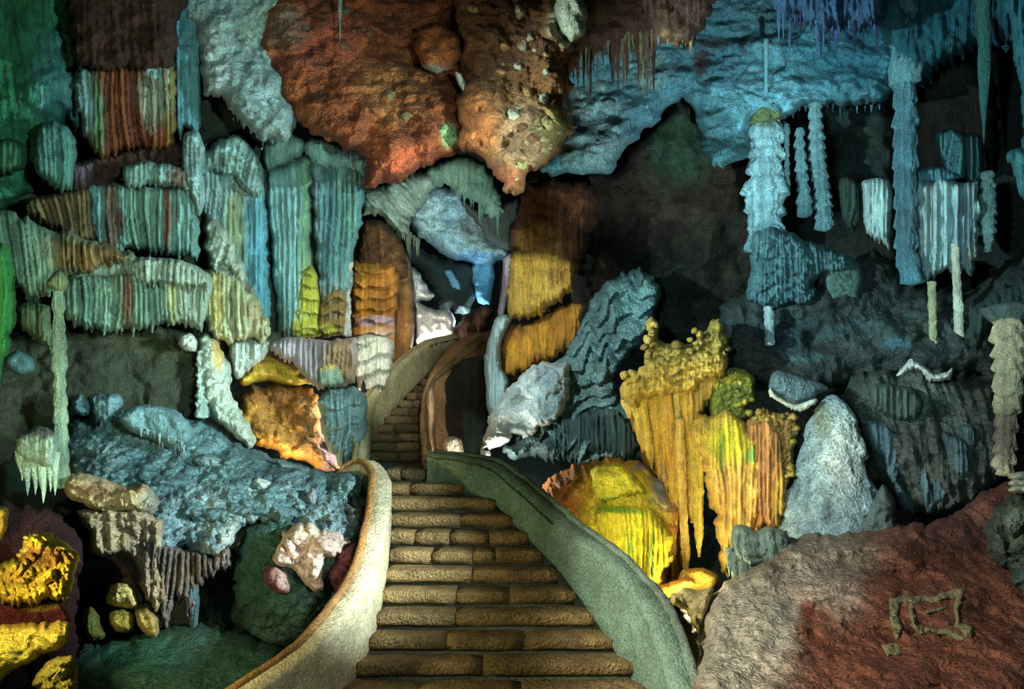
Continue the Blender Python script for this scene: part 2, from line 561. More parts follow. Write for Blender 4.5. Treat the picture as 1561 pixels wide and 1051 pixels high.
def spike(name, px, py, ln, w, D, base, parent=None, up=False, mat='flow', bend=0.0):
    """one stalactite (or, with up, stalagmite): root at py, tip ln pixels away"""
    _seed[0] += 1
    r = random.Random(_seed[0])
    m, ns = 9, 10
    V = []
    for i in range(m):
        t = i / (m - 1)
        rad = w / 2 * ((1 - t) ** 0.8 * (1 + 0.22 * r.uniform(-1, 1)) + 0.03)
        yy = py + (-ln if up else ln) * t
        xx = px + bend * t * t * w
        for k in range(ns):
            a = 2 * math.pi * k / ns
            X, Y, Z = P(xx, yy, D)
            rw = rad / F * D * (1 + 0.18 * math.sin(3 * a + i))
            V.append((X + rw * math.cos(a), Y + rw * math.sin(a), Z))
    q = []
    for i in range(m - 1):
        for k in range(ns):
            k2 = (k + 1) % ns
            f = [i * ns + k, i * ns + k2, (i + 1) * ns + k2, (i + 1) * ns + k]
            q.append(f if up else f[::-1])
    V = np.array(V)
    v = 0.8 + 0.4 * r.random()
    col = np.tile(np.clip(lin(base) * v, 0.002, 0.9), (len(V), 1))
    return mixed_mesh(name, V, q, [], col, mat, parent)


def fringe(parent, pts, n, ln, w, D, base, seed=1, name='stalactite', cols=None):
    r = random.Random(seed)
    p = np.asarray(pts, float)
    L = np.concatenate([[0], np.cumsum(np.hypot(*np.diff(p, axis=0).T))])
    for i in range(n):
        t = (i + r.uniform(0.1, 0.9)) / n * L[-1]
        x = np.interp(t, L, p[:, 0]); y = np.interp(t, L, p[:, 1])
        l = ln[0] + (ln[1] - ln[0]) * r.random() ** 1.8
        c = base if not cols else r.choice(cols)
        spike(name, x, y - 5, l + 5, r.uniform(*w) * (0.7 + 0.5 * l / ln[1]), D + r.uniform(-0.15, 0.15), c, parent)


def cluster(parent, name, spots, r, D, cols, seed, T=0.12, mat='crumb'):
    """knobs of crusted stone standing off a face"""
    rg = random.Random(seed)
    for (x, y) in spots:
        q = rg.uniform(*r); n = 7
        a0 = rg.random() * 6.28
        poly = [(x + q * rg.uniform(.7, 1.25) * math.cos(a0 + i * 6.283 / n), y + q * rg.uniform(.6, 1.1) * math.sin(a0 + i * 6.283 / n)) for i in range(n)]
        mass(name, poly, D if callable(D) else D + rg.uniform(-.12, .12), T * q / 8.0, rg.choice(cols), dict(lump=(.07, .05)), parent=parent, s=1.9, mat=mat, rough=1.0, crag=.4)


def scatter(poly, n, seed):
    rg = random.Random(seed); out = []
    xs = [p[0] for p in poly]; ys = [p[1] for p in poly]
    while len(out) < n:
        x = rg.uniform(min(xs), max(xs)); y = rg.uniform(min(ys), max(ys)); c = False
        for i in range(len(poly)):
            (x1, y1), (x2, y2) = poly[i], poly[i - 1]
            if (y1 > y) != (y2 > y) and x < (x2 - x1) * (y - y1) / (y2 - y1) + x1:
                c = not c
        if c:
            out.append((x, y))
    return out


# ------------------------------------------------------------------ control-net sheets for the cave shell
def catmull(p, n):
    p = np.asarray(p, float); m = len(p)
    t = np.linspace(0, m - 1 - 1e-6, n); i = np.floor(t).astype(int); f = (t - i)[:, None]
    g = lambda k: p[np.clip(k, 0, m - 1)].reshape(n, -1)
    p0, p1, p2, p3 = g(i - 1), g(i), g(i + 1), g(i + 2)
    return (0.5 * ((2 * p1) + (-p0 + p2) * f + (2 * p0 - 5 * p1 + 4 * p2 - p3) * f**2 + (-p0 + 3 * p1 - 3 * p2 + p3) * f**3)).reshape((n,) + p.shape[1:])


def sheet(name, net, nu, nv, base, st, tints=(), mat='rock', parent=None, kind='structure', label=None, flip=False, thick=0.4, var=0.15):
    """a slab of cave wall: net[row][col] = world point"""
    _seed[0] += 1
    rs = _seed[0]
    net = np.asarray(net, float)
    a = catmull(net, nv)                      # rows
    b = catmull(np.transpose(a, (1, 0, 2)), nu)
    g = np.transpose(b, (1, 0, 2))            # nv x nu x 3
    du = np.gradient(g, axis=1); dv = np.gradient(g, axis=0)
    N = np.cross(du, dv); N /= np.linalg.norm(N, axis=2, keepdims=True) + 1e-9
    if flip:
        N = -N
    G = g.reshape(-1, 3); NN = N.reshape(-1, 3)
    dd, cm, pid = relief(G[:, 0], G[:, 1], G[:, 2], st, rs)
    V = G + NN * dd[:, None]
    B = G - NN * thick
    n = len(G)
    i = np.arange(nv - 1)[:, None] * nu; j = np.arange(nu - 1)[None, :]
    f = np.stack([(i + j).ravel(), (i + j + 1).ravel(), (i + nu + j + 1).ravel(), (i + nu + j).ravel()], 1)
    if flip:
        f = f[:, ::-1]
    fb = f[:, ::-1] + n
    ring = np.concatenate([np.arange(nu), np.arange(1, nv) * nu + nu - 1, (nv - 1) * nu + np.arange(nu - 2, -1, -1), np.arange(nv - 2, 0, -1) * nu])
    r2 = np.roll(ring, -1)
    side = np.stack([r2, ring, ring + n, r2 + n], 1)
    if flip:
        side = side[:, ::-1]
    PX = V[:, 0] / np.maximum(V[:, 1], 0.5) * F + CX; PY = HY - V[:, 2] / np.maximum(V[:, 1], 0.5) * F
    col = paint(PX, PY, base, tints, cm, G[:, 0], G[:, 1], G[:, 2], rs, var=var)
    o = new_mesh(name, np.concatenate([V, B]), np.concatenate([f, fb, side]), np.concatenate([col, col]), mat, parent)
    return tag(o, label, None, None, kind)

# ------------------------------------------------------------------ colours of the stone
TEAL = (118, 168, 168); PALE = (175, 205, 198); BLUE = (84, 150, 178); DTEAL = (62, 98, 94); DK = (50, 60, 56)
BROWN = (112, 60, 34); RUST = (150, 78, 36); ORANGE = (212, 142, 60); YEL = (240, 212, 84); LEMON = (236, 232, 60)
CREAM = (232, 214, 190); GREEN = (52, 118, 84); OLIVE = (140, 136, 72); LILAC = (184, 160, 186); WHITE = (236, 236, 224)
GREYT = (130, 150, 142); MAROON = (86, 44, 36)

# ------------------------------------------------------------------ cave shell
def wall_net(path, zs, push=None):
    net = []
    for k, z in enumerate(zs):
        net.append([(x + (push[k] if push else 0) * (1 if x < 0 else -1), y, z) for x, y in path])
    return net

ZS = [-6, -3.5, 0, 4, 8, 11]
sheet('wall_left', wall_net([(-7.2, 1.5), (-8.6, 6), (-9.6, 11), (-9.4, 15), (-7.6, 18)], ZS, [-.5, 0, -.3, -.2, .6, 1.5]), 90, 80, (52, 74, 66),
      dict(flute=(0.35, 0.16), ridge=(1.6, 0.35)), mat='rock', flip=True)
sheet('wall_back', wall_net([(-8.4, 17.6), (-5.5, 20), (-2.5, 23), (2, 24), (6, 21), (9.5, 18.5)], ZS), 130, 90, (46, 52, 48),
      dict(ridge=(2.4, 0.6), rock=(0.8, 0.25)), mat='rock', flip=True)
sheet('wall_right', wall_net([(9.2, 19), (11.2, 15), (11, 11), (9.4, 6), (8, 1.5)], ZS, [-.5, 0, -.3, -.2, .6, 1.5]), 90, 80, (42, 50, 48),
      dict(ridge=(1.8, 0.4), rock=(0.7, 0.15)), mat='rock', flip=True)
floor = sheet('floor', [[(x, y, z + 0.25 * math.sin(x * 1.7 + y)) for x in (-12, -6, -1, 3, 7, 13)] for y, z in
                ((0, -3.6), (5, -3.5), (8, -3.5), (11, -3.2), (14, -2.6), (18, -1.6), (26, -0.5))], 130, 150, (50, 66, 58),
      dict(rock=(1.2, 0.3), lump=(0.5, 0.05)), mat='rock')
ceiling = sheet('ceiling', [[(x, y, z + 0.4 * math.sin(x * 0.9 + y * 0.6)) for x in (-13, -7, -2, 3, 8, 14)] for y, z in
                  ((0, 5.2), (5, 5.6), (10, 6.9), (15, 8.6), (20, 8.4), (27, 6.5))], 130, 130, (70, 84, 78),
      dict(ridge=(1.8, 0.4), rock=(0.6, 0.15)), mat='rock', flip=True)

# ------------------------------------------------------------------ parapets and stairs
def parapet(name, label, nodes, side, th, base, tints=(), group=None, cope=(150, 138, 100), depth=1.0, coping=True, wide=None):
    """nodes are (px, py of the top inner edge, distance, height above the stair)"""
    _seed[0] += 1
    rs = _seed[0]
    p = catmull(nodes, 150)
    pts = np.array([P(a, b, c) for a, b, c, d in p]); h = p[:, 3]
    tw = (np.ones(150) if wide is None else np.interp(np.linspace(0, 1, 150), np.linspace(0, 1, len(wide)), wide))
    d2 = np.gradient(pts[:, :2], axis=0); d2 /= np.linalg.norm(d2, axis=1, keepdims=True) + 1e-9
    nrm = np.stack([-d2[:, 1], d2[:, 0]], 1) * side * tw[:, None]
    pts = pts.copy(); pts[:, 2] += 0.02 * fbm(np.arange(150) / 7.0, np.zeros(150), np.zeros(150), rs, 3)
    root = thing(name, label, 'parapet wall', nodes[len(nodes) // 2][0], nodes[len(nodes) // 2][1] + 60, nodes[len(nodes) // 2][2], group)
    sec = [(0.0, -1.25)] + [(0.0, -t) for t in np.linspace(1.0, 0.06, 12)] + [(0.02, -0.03), (0.05, -0.0), (th * 0.5, 0.012), (th - 0.05, 0.0), (th - 0.01, -0.03)] \
        + [(th, -t) for t in np.linspace(0.1, 1.0, 8)] + [(th + 0.05, -1.0 - depth)]
    n, k = len(pts), len(sec)
    V = np.zeros((n, k, 3))
    for i, (u, w) in enumerate(sec):
        zz = w * h if w <= -0.1 or u >= th else w
        zz = np.where(w <= -0.1, w * h, w)
        V[:, i, 0] = pts[:, 0] + nrm[:, 0] * u; V[:, i, 1] = pts[:, 1] + nrm[:, 1] * u; V[:, i, 2] = pts[:, 2] + zz
    W = V.reshape(-1, 3)
    nz = 0.02 * fbm(W[:, 0] * 4, W[:, 1] * 4, W[:, 2] * 4, rs, 4)
    W = W + np.stack([nz, nz, nz * 0.5], 1)
    i = np.arange(n - 1)[:, None] * k; j = np.arange(k)[None, :]; j2 = (j + 1) % k
    f = np.stack([(i + j).ravel(), (i + j2).ravel(), (i + k + j2).ravel(), (i + k + j).ravel()], 1)
    if side < 0:
        f = f[:, ::-1]
    e1 = [[0, a + 1, a] for a in range(1, k - 1)]; e2 = [[(n - 1) * k, (n - 1) * k + a, (n - 1) * k + a + 1] for a in range(1, k - 1)]
    PX = W[:, 0] / np.maximum(W[:, 1], .5) * F + CX; PY = HY - W[:, 2] / np.maximum(W[:, 1], .5) * F
    col = paint(PX, PY, base, tints, np.ones(len(W)), W[:, 0], W[:, 1], W[:, 2], rs, var=0.25)
    mixed_mesh('wall_body', W, f, e1 + e2, col, 'plaster', root)
    if coping:
        sec2 = [(th * .76, -0.02), (th * .76, 0.02), (th * .82, 0.04), (th, 0.045), (th + 0.03, 0.02), (th + 0.03, -0.03)]
        k = len(sec2); V = np.zeros((n, k, 3))
        for i, (u, w) in enumerate(sec2):
            V[:, i, 0] = pts[:, 0] + nrm[:, 0] * u; V[:, i, 1] = pts[:, 1] + nrm[:, 1] * u; V[:, i, 2] = pts[:, 2] + w
        W = V.reshape(-1, 3)
        nz = 0.018 * fbm(W[:, 0] * 6, W[:, 1] * 6, W[:, 2] * 6, rs + 4, 4)
        W = W + np.stack([nz, nz, nz], 1)
        i = np.arange(n - 1)[:, None] * k; j = np.arange(k)[None, :]; j2 = (j + 1) % k
        f = np.stack([(i + j).ravel(), (i + j2).ravel(), (i + k + j2).ravel(), (i + k + j).ravel()], 1)
        if side < 0:
            f = f[:, ::-1]
        e1 = [[0, a + 1, a] for a in range(1, k - 1)]; e2 = [[(n - 1) * k, (n - 1) * k + a, (n - 1) * k + a + 1] for a in range(1, k - 1)]
        col = paint(W[:, 0], W[:, 1], cope, (), np.ones(len(W)), W[:, 0], W[:, 1], W[:, 2], rs, var=0.3)
        o = mixed_mesh('coping', W, f, e1 + e2, col, 'plaster', root)
        o['label'] = 'rough worn rim along the wall top'
    return pts, h


LL = [(180, 1190, 6.1, .7), (390, 1052, 7.0, .66), (480, 990, 7.5, .62), (540, 922, 8.1, .60), (574, 860, 8.7, .55), (589, 800, 9.3, .5),
      (596, 745, 9.9, .46), (592, 716, 10.5, .36), (572, 703, 10.9, .3), (548, 708, 11.1, .3), (532, 722, 11.2, .3)]
RL = [(1085, 1180, 6.4, .8), (1030, 1070, 7.1, .75), (1004, 985, 7.6, .75), (978, 918, 8.0, .75), (938, 868, 8.4, .68), (898, 833, 8.8, .55), (850, 798, 9.3, .42), (800, 752, 10.0, .40),
      (748, 712, 10.6, .36), (700, 698, 10.9, .33), (650, 692, 11.1, .32)]
UR = [(646, 690, 11.2, .36), (642, 650, 12.2, .5), (642, 612, 13.0, .6), (650, 578, 13.9, .6), (668, 545, 14.9, .6), (694, 517, 15.7, .6), (722, 509, 16.2, .6), (746, 514, 16.4, .6)]
UL = [(556, 702, 11.6, .4), (563, 650, 12.4, .5), (572, 606, 13.2, .55), (600, 570, 14.0, .5), (634, 538, 14.9, .45), (666, 520, 15.8, .4), (702, 512, 16.6, .4)]
pL, hL = parapet('parapet_wall', 'pale lit stone parapet curving along the left of the lower steps', LL, 1, 0.24, (196, 186, 150),
                 [(600, 760, 40, 60, (140, 140, 112), .6), (470, 1040, 90, 40, (180, 170, 130), .5)], cope=(150, 112, 66))
pR, hR = parapet('parapet_wall', 'grey green stone parapet sweeping down the right of the lower steps', RL, -1, 0.26, (112, 138, 116), [(660, 705, 50, 40, (140, 150, 116), .6)], cope=(110, 128, 108))
pU, hU = parapet('parapet_wall', 'narrow brownish parapet on the right of the upper flight, turning right at its top', UR, -1, 0.16, (186, 148, 104),
                 [(690, 530, 40, 40, (172, 130, 84), .8)], cope=(130, 110, 74), depth=1.6, wide=[.6, .6, .6, .9, 2.6, 3.8, 3.6, 2.6])
pV, hV = parapet('parapet_wall', 'grey olive parapet on the left of the upper flight of steps', UL, 1, 0.16, (150, 148, 110), cope=(140, 128, 92))


def x_at(pts, D):
    o = np.argsort(pts[:, 1])
    return float(np.interp(D, pts[o, 1], pts[o, 0]))


def stone_block(x0, x1, y0, y1, z0, z1, parent, name, base, rs, rot=0.0):
    """a worn stone: rounded front nose, a little uneven"""
    sec = [(y1, z0), (y1, z1 - .01), (y1 - .03, z1), ((y0 + y1) / 2, z1), (y0 + .03, z1 - .002), (y0 + .006, z1 - .012), (y0, z1 - .03), (y0 + .004, z0 + .08), (y0 + .012, z0 + .05), (y0 + .05, z0 + .03), (y0 + .09, z0)]
    m = max(4, int((x1 - x0) / 0.12)); xs = np.linspace(x0, x1, m + 1); k = len(sec)
    V = []
    r = random.Random(rs)
    for a, x in enumerate(xs):
        e = 0.012 if a in (0, m) else 0
        for (y, z) in sec:
            V.append((x, y + (0.03 if a in (0, m) and y < y0 + .1 else 0) + rot * (x - xs[0]), z - e))
    V = np.array(V)
    V[:, 1] += 0.035 * fbm(V[:, 0] * 5, V[:, 2] * 5, V[:, 1] * 3, rs, 3)
    V[:, 2] += 0.016 * fbm(V[:, 0] * 4, V[:, 1] * 4, V[:, 2] * 0, rs + 3, 3)
    q = []
    for a in range(m):
        for b in range(k):
            b2 = (b + 1) % k
            q.append([a * k + b, (a + 1) * k + b, (a + 1) * k + b2, a * k + b2])
    e1 = [[0, a, a + 1] for a in range(1, k - 1)]; e2 = [[m * k, m * k + a + 1, m * k + a] for a in range(1, k - 1)]
    c = lin(base) * (0.88 + 0.24 * r.random())
    col = np.clip(np.tile(c, (len(V), 1)) * (1 + 0.7 * fbm(V[:, 0] * 5, V[:, 1] * 5, V[:, 2] * 5, rs + 9, 4))[:, None], 0.002, 0.9)
    return mixed_mesh(name, V, q, e1 + e2, col, 'stone', parent)


stairs = thing('stone_staircase', 'worn brown stone staircase climbing between curved parapets into the cave', 'staircase', 720, 1051, 7.8)
rr = random.Random(4)
STEPC = (142, 118, 76)
for k in range(0, 14):
    D = 10.8 - 0.3 * k; z = -1.0 - 0.17 * k
    xl = x_at(pL, D + 0.1) - 0.06; xr = x_at(pR, D + 0.1) + 0.06
    step = bpy.data.objects.new('step', None); scene.collection.objects.link(step); step.parent = stairs; step['_w'] = stairs['_w']
    n = (2, 1, 2, 4, 4, 2, 3, 2, 3, 2, 3, 3, 3, 3)[k]
    cuts = [0] + sorted([(i + rr.uniform(-0.28, 0.28)) / n for i in range(1, n)]) + [1]
    for a in range(n):
        X0 = xl + (xr - xl) * cuts[a] + (0.004 if a else 0); X1 = xl + (xr - xl) * cuts[a + 1] - (0.004 if a < n - 1 else 0)
        stone_block(X0, X1, D + rr.uniform(-.012, .012), D + 0.36, z - 0.162, z + rr.uniform(-.006, .006), step, 'stone', STEPC, 100 + k * 7 + a)
# landing and upper flight
for j in range(-1, 13):
    if j == -1:
        D, z, run = 11.1, -0.83, 1.5
    else:
        D = 12.4 + 0.3 * j; z = -0.68 + 0.135 * j; run = 0.36
    xl = x_at(pV, max(D + 0.1, 11.65)) - 0.04; xr = x_at(pU, max(D + .1, 11.25)) + 0.04
    if j == -1:
        xl = P(585, 0, 11.1)[0]
    step = bpy.data.objects.new('step', None); scene.collection.objects.link(step); step.parent = stairs; step['_w'] = stairs['_w']
    n = 2
    c = rr.uniform(.35, .65)
    for a, (u, v) in enumerate(((0, c), (c, 1))):
        stone_block(xl + (xr - xl) * u + .003, xl + (xr - xl) * v - .003, D, D + run, z - 0.16, z, step, 'stone', (104, 92, 62), 300 + j * 5 + a)

FL = lambda per, amp, **k: dict(flute=(per, amp), **k)
CUR = 'fluted rock curtains of the left wall'


def curtain(label, parts, group=CUR, name='flowstone_curtain', cat='rock curtain'):
    """parts: list of (part name, polygon, D, T, base, style, extras); the root sits at the foot of the first"""
    q = np.array(parts[0][1]); D = parts[0][2]; D = D[0] if isinstance(D, (tuple, list)) else D
    if len(parts) == 1:
        pn, poly, DD, T, base, st, ex = parts[0]
        return mass(name, poly, DD, T, base, st, label=label, cat=cat, group=group, **ex)
    root = thing(name, label, cat, q[:, 0].mean(), q[:, 1].max(), D, group)
    for pn, poly, DD, T, base, st, ex in parts:
        mass(pn, poly, DD, T, base, st, parent=root, **ex)
    return root


# ================================================================== LEFT WALL
# far left dark green wall
mass('rock_mass', [(-140, -120), (20, -120), (120, -60), (150, 20), (120, 90), (128, 150), (90, 200), (40, 290), (-20, 330), (-140, 340)], 12.3, .7, (52, 124, 92),
     dict(flute=(.16, .10), lump=(.5, .15), lean=.1), [(90, 110, 50, 70, (84, 160, 165), .8), (20, 60, 40, 120, (36, 100, 66), .7)], s=3, R=60, drip=(16, 12),
     label='dark green fluted rock filling the top left corner', cat='rock', kind='thing')
mass('backing_rock', [(-120, 100), (60, 60), (300, 60), (400, 200), (420, 300), (420, 530), (300, 540), (100, 520), (-120, 560)], 13.4, .4, (70, 84, 68),
     dict(flute=(.12, .10), tier=(.9, .12), rock=(1.2, .25)), [(120, 130, 90, 70, (70, 124, 124), .7), (220, 240, 90, 24, (84, 52, 38), .8), (100, 320, 100, 30, (76, 84, 56), .7), (20, 420, 60, 100, (56, 104, 74), .6), (340, 200, 60, 60, (74, 90, 80), .5)], s=3, R=50,
     label='dim fluted rock wall behind the rows of curtains on the left', cat='rock', kind='thing')
curtain('brown dripping cap of rock above the brown and teal curtain at top left', [
    ('cap', [(100, -60), (300, -60), (272, 30), (268, 96), (215, 104), (150, 108), (112, 92), (104, 40)], 10.9, .6, (62, 38, 25), dict(flute=(.13, .07), rock=(.5, .25), tier=(.35, .12), lump=(.3, .1)), dict(s=2.5, R=45, drip=(14, 9), var=.35, mat='crumb'))],
    name='dripping_rock', cat='rock', group=None)
curtain('brown and teal fluted curtain, uppermost on the left wall', [
    ('curtain', [(114, 108), (148, 100), (200, 96), (268, 100), (270, 150), (266, 226), (240, 226), (205, 222), (150, 236), (132, 208), (116, 160)], 11.3, .45, (120, 66, 38),
     FL(.10, .14), dict(s=2, R=22, drip=(16, 10), tints=[(124, 160, 24, 70, TEAL, .9), (150, 190, 9, 60, (90, 150, 110), .7), (240, 150, 24, 40, (140, 165, 150), .75), (258, 140, 6, 90, OLIVE, .8)],
                        alt=[(0, .3, (96, 50, 34), .8), (.75, 1, (140, 92, 50), .6)])),
    ('lobe', [(214, 100), (234, 94), (262, 104), (262, 130), (240, 128), (218, 118)], 10.9, .2, (128, 165, 160), FL(.09, .05), dict(s=2)),
    ('lobe', [(204, 132), (216, 124), (240, 134), (244, 160), (238, 206), (222, 205), (210, 175)], 10.9, .16, (150, 150, 130), FL(.06, .07), dict(s=1.8, drip=(14, 8), tints=[(208, 165, 6, 50, (170, 110, 60), .8)])),
])
curtain('narrow teal hanging folds right of the brown uppermost curtain', [
    ('fold', [(264, -20), (300, -30), (308, 60), (306, 190), (296, 206), (284, 190), (276, 204), (266, 190), (262, 100)], 11.6, .35, (92, 142, 150), FL(.09, .12), dict(s=2, R=14, drip=(16, 9)))])
curtain('rounded teal scalloped curtain at far left beside the brown curtain', [
    ('lobe', [(62, 190), (84, 184), (106, 196), (120, 222), (112, 262), (108, 288), (88, 286), (64, 272), (50, 246), (52, 210)], 11.0, .45, (88, 140, 132), FL(.08, .07), dict(s=2, R=20, drip=(12, 9))),
    ('lobe', [(-30, 220), (20, 212), (40, 226), (36, 258), (-30, 262)], 11.2, .4, (60, 112, 84), FL(.09, .08), dict(s=2.5, R=20, drip=(14, 9))),
    ('lobe', [(46, 130), (90, 104), (128, 120), (140, 200), (112, 192), (92, 160), (56, 176)], 11.7, .4, (96, 156, 156), FL(.12, .10), dict(s=2.5, R=24, drip=(14, 9)))])
mass('rock_ledge', [(60, 236), (120, 244), (190, 226), (290, 214), (300, 240), (296, 268), (240, 262), (190, 268), (150, 290), (100, 296), (64, 280)], 11.7, .5, (64, 44, 34),
     dict(rock=(.6, .2), flute=(.12, .1), lump=(.2, .1)), s=2.2, R=14, drip=(10, 8), tints=[(120, 260, 20, 20, (120, 110, 130), .6)], label='dark brown ledge under the brown uppermost curtain', cat='rock', kind='thing')
curtain('teal and rust fluted curtain in the middle of the left wall', [
    ('cap', [(188, 254), (215, 246), (262, 250), (288, 262), (290, 290), (262, 282), (228, 280), (192, 284)], 11.0, .35, (140, 176, 168), FL(.08, .08, lump=(.12, .05)), dict(s=1.8, R=12, drip=(16, 8), tints=[(274, 270, 12, 18, (120, 64, 44), .8)])),
    ('curtain', [(132, 282), (160, 276), (205, 280), (262, 284), (300, 276), (306, 300), (300, 384), (280, 390), (255, 384), (210, 378), (176, 386), (150, 376), (136, 330)], 11.4, .42, (128, 172, 164),
     FL(.085, .13), dict(s=2, R=20, drip=(14, 9), tints=[(170, 330, 12, 70, (112, 70, 44), .9), (150, 330, 10, 60, (116, 165, 165), .8), (254, 330, 6, 70, (136, 70, 40), .9), (215, 340, 26, 60, (126, 152, 112), .5)])),
    ('fold', [(280, 206), (300, 200), (312, 226), (308, 262), (314, 300), (304, 330), (290, 300), (276, 262)], 11.0, .25, (140, 172, 170), FL(.07, .1, lump=(.15, .08)), dict(s=2)),
    ('lobe', [(60, 296), (100, 290), (136, 286), (146, 330), (148, 374), (120, 364), (86, 350), (50, 330), (40, 306)], 11.4, .4, (128, 112, 74), FL(.09, .12, lean=.15), dict(s=2, R=20, drip=(14, 9), alt=[(0, .4, (90, 60, 44), .7)]))])
curtain('green and ochre sloping curtain at far left, third row down', [
    ('curtain', [(-40, 318), (20, 326), (70, 344), (130, 362), (200, 386), (196, 400), (150, 404), (90, 424), (70, 448), (40, 446), (10, 420), (-40, 400)], 10.7, .42, (118, 150, 124),
     FL(.09, .13, lean=.1), dict(s=2, R=22, drip=(14, 9), tints=[(130, 390, 70, 26, (160, 112, 56), .85), (50, 395, 26, 50, (130, 165, 145), .6)]))])
curtain('grey green drapes with a rust streak, lowest broad row on the left wall', [
    ('cap', [(196, 398), (230, 392), (276, 396), (312, 412), (322, 432), (296, 436), (250, 430), (206, 428)], 10.9, .4, (180, 198, 180), FL(.10, .13, lump=(.2, .06)), dict(s=1.8, R=10, drip=(20, 8))),
    ('curtain', [(92, 426), (120, 414), (160, 416), (200, 408), (260, 412), (318, 416), (322, 450), (308, 500), (284, 492), (250, 492), (205, 500), (170, 504), (120, 494), (100, 480)], 11.2, .42, (134, 170, 148),
     FL(.085, .13), dict(s=2, R=20, drip=(14, 9), tints=[(192, 455, 9, 60, (112, 62, 38), .9), (290, 450, 34, 50, (190, 204, 186), .7), (262, 450, 8, 40, (214, 206, 110), .6), (120, 450, 24, 40, (112, 148, 128), .6)])),
    ('lobe', [(150, 392), (200, 382), (212, 402), (204, 424), (150, 424), (104, 426), (120, 408)], 10.8, .2, (122, 140, 122), FL(.08, .06), dict(s=2.2, R=14))])
curtain('small green drape at far left below the sloping curtain', [
    ('lobe', [(26, 470), (46, 462), (76, 468), (80, 500), (78, 530), (56, 520), (36, 500)], 10.9, .35, (112, 138, 104), FL(.08, .09), dict(s=2, R=18, drip=(10, 8)))])
curtain('bright green edge curtain cut by the left edge of view', [
    ('curtain', [(-80, 380), (0, 372), (18, 384), (24, 430), (16, 520), (4, 566), (-30, 580), (-80, 570)], 10.0, .4, (72, 160, 84), FL(.1, .13), dict(s=2.5, R=22, drip=(16, 10)))])
mass('rock_mass', [(-60, 520), (60, 512), (100, 500), (200, 500), (300, 494), (320, 530), (312, 610), (280, 640), (180, 650), (100, 640), (20, 690), (-60, 760)], (12.4, 0, -.2), .8, (58, 66, 50),
     dict(rock=(1, .3), lump=(.5, .12)), [(230, 520, 70, 22, (90, 96, 60), .5)], s=3, R=60, label='dark hollow of rock under the lowest row of drapes', cat='rock', kind='thing')
mass('boulder', [(8, 546), (26, 534), (50, 546), (52, 566), (30, 572), (12, 562)], 10.5, .25, (92, 140, 140), dict(rock=(.3, .08), ridge=(.2, .03)), s=2.5, label='small blue boulder near the left edge', cat='boulder')

# slender column on the left
lc = thing('slender_column', 'tall thin pale column with banded joints standing at far left', 'rock column', 90, 740, 9.4)
column('shaft', [(428, 78, 98), (440, 81, 96), (470, 80, 99), (478, 82, 96), (520, 80, 100), (565, 81, 101), (572, 84, 98), (620, 83, 102), (660, 82, 102), (700, 80, 104), (742, 78, 106)], 9.4, (150, 178, 148),
       dict(tier=(.22, .02), flute=(.05, .008), wave=.2), parent=lc)
mass('cap', [(70, 432), (80, 418), (92, 414), (102, 426), (100, 442), (84, 446)], 9.4, .14, (150, 165, 120), FL(.05, .03), parent=lc, s=1.8)
# stalactite cluster beside the column
sc = thing('stalactite_cluster', 'pale green cluster of pointed stalactites left of the thin column', 'stalactites', 58, 765, 9.2)
mass('cap', [(26, 672), (40, 656), (66, 652), (86, 662), (88, 690), (80, 712), (40, 706), (24, 690)], 9.2, .3, (170, 200, 180), FL(.07, .05, lump=(.15, .05)), [(62, 662, 30, 8, (80, 56, 60), .8)], parent=sc, s=2)
for a, b, l, w in ((34, 690, 44, 15), (42, 690, 66, 17), (54, 695, 60, 16), (66, 692, 76, 20), (77, 690, 60, 17), (84, 690, 66, 14), (28, 688, 26, 12)):
    spike('stalactite', a, b, l, w, 9.1, (176, 208, 182), sc)

# ================================================================== CENTRE LEFT DRAPERIES
mass('flowstone_dome', [(300, 240), (330, 216), (366, 206), (384, 222), (398, 250), (404, 282), (396, 300), (370, 286), (352, 270), (320, 262), (300, 266)], 12.4, .4, (148, 184, 178),
     FL(.10, .11, lump=(.25, .14), tier=(.4, .12), lean=-.2), [(340, 250, 26, 10, (90, 105, 84), .7)], s=2, R=22, drip=(10, 8), label='pale ribbed dome of rock above the olive and blue folds', cat='rock', kind='thing')
curtain('tall folds, olive on the left and blue on the right, behind the white spine', [
    ('curtain', [(300, 262), (330, 250), (360, 262), (392, 280), (404, 300), (412, 380), (412, 508), (396, 500), (372, 440), (350, 400), (330, 366), (312, 352), (304, 310)], 12.8, .45, (150, 190, 190),
     FL(.10, .11), dict(s=2, R=20, tints=[(360, 340, 18, 60, (158, 160, 98), .8), (396, 400, 24, 110, (100, 172, 190), .85), (325, 310, 20, 50, (170, 196, 188), .7), (306, 300, 8, 50, OLIVE, .5)]))],
    group='tall fluted draperies left of the stairs')
sp = thing('flowstone_spine', 'white and tan ridge of stacked lumps running diagonally down in front of the blue folds', 'rock', 360, 515, 12.2)
mass('ridge', [(314, 340), (330, 334), (346, 350), (358, 384), (372, 410), (386, 440), (394, 480), (384, 500), (350, 480), (330, 448), (318, 412), (308, 372)], 12.2, .5, (196, 206, 186),
     dict(lump=(.2, .2), tier=(.4, .15), flute=(.08, .08), lean=-.3, slant=.4), [(372, 448, 16, 14, (150, 110, 80), .8)], parent=sp, s=2, R=18)
mass('tier', [(310, 418), (336, 408), (362, 424), (390, 450), (414, 500), (404, 520), (380, 512), (350, 520), (328, 516), (310, 490), (304, 450)], 12.0, .4, (196, 200, 158),
     FL(.09, .12, lump=(.3, .10)), [(328, 460, 12, 50, (222, 196, 104), .8), (390, 480, 16, 22, (190, 150, 110), .5)], parent=sp, s=2, R=18, drip=(8, 8))
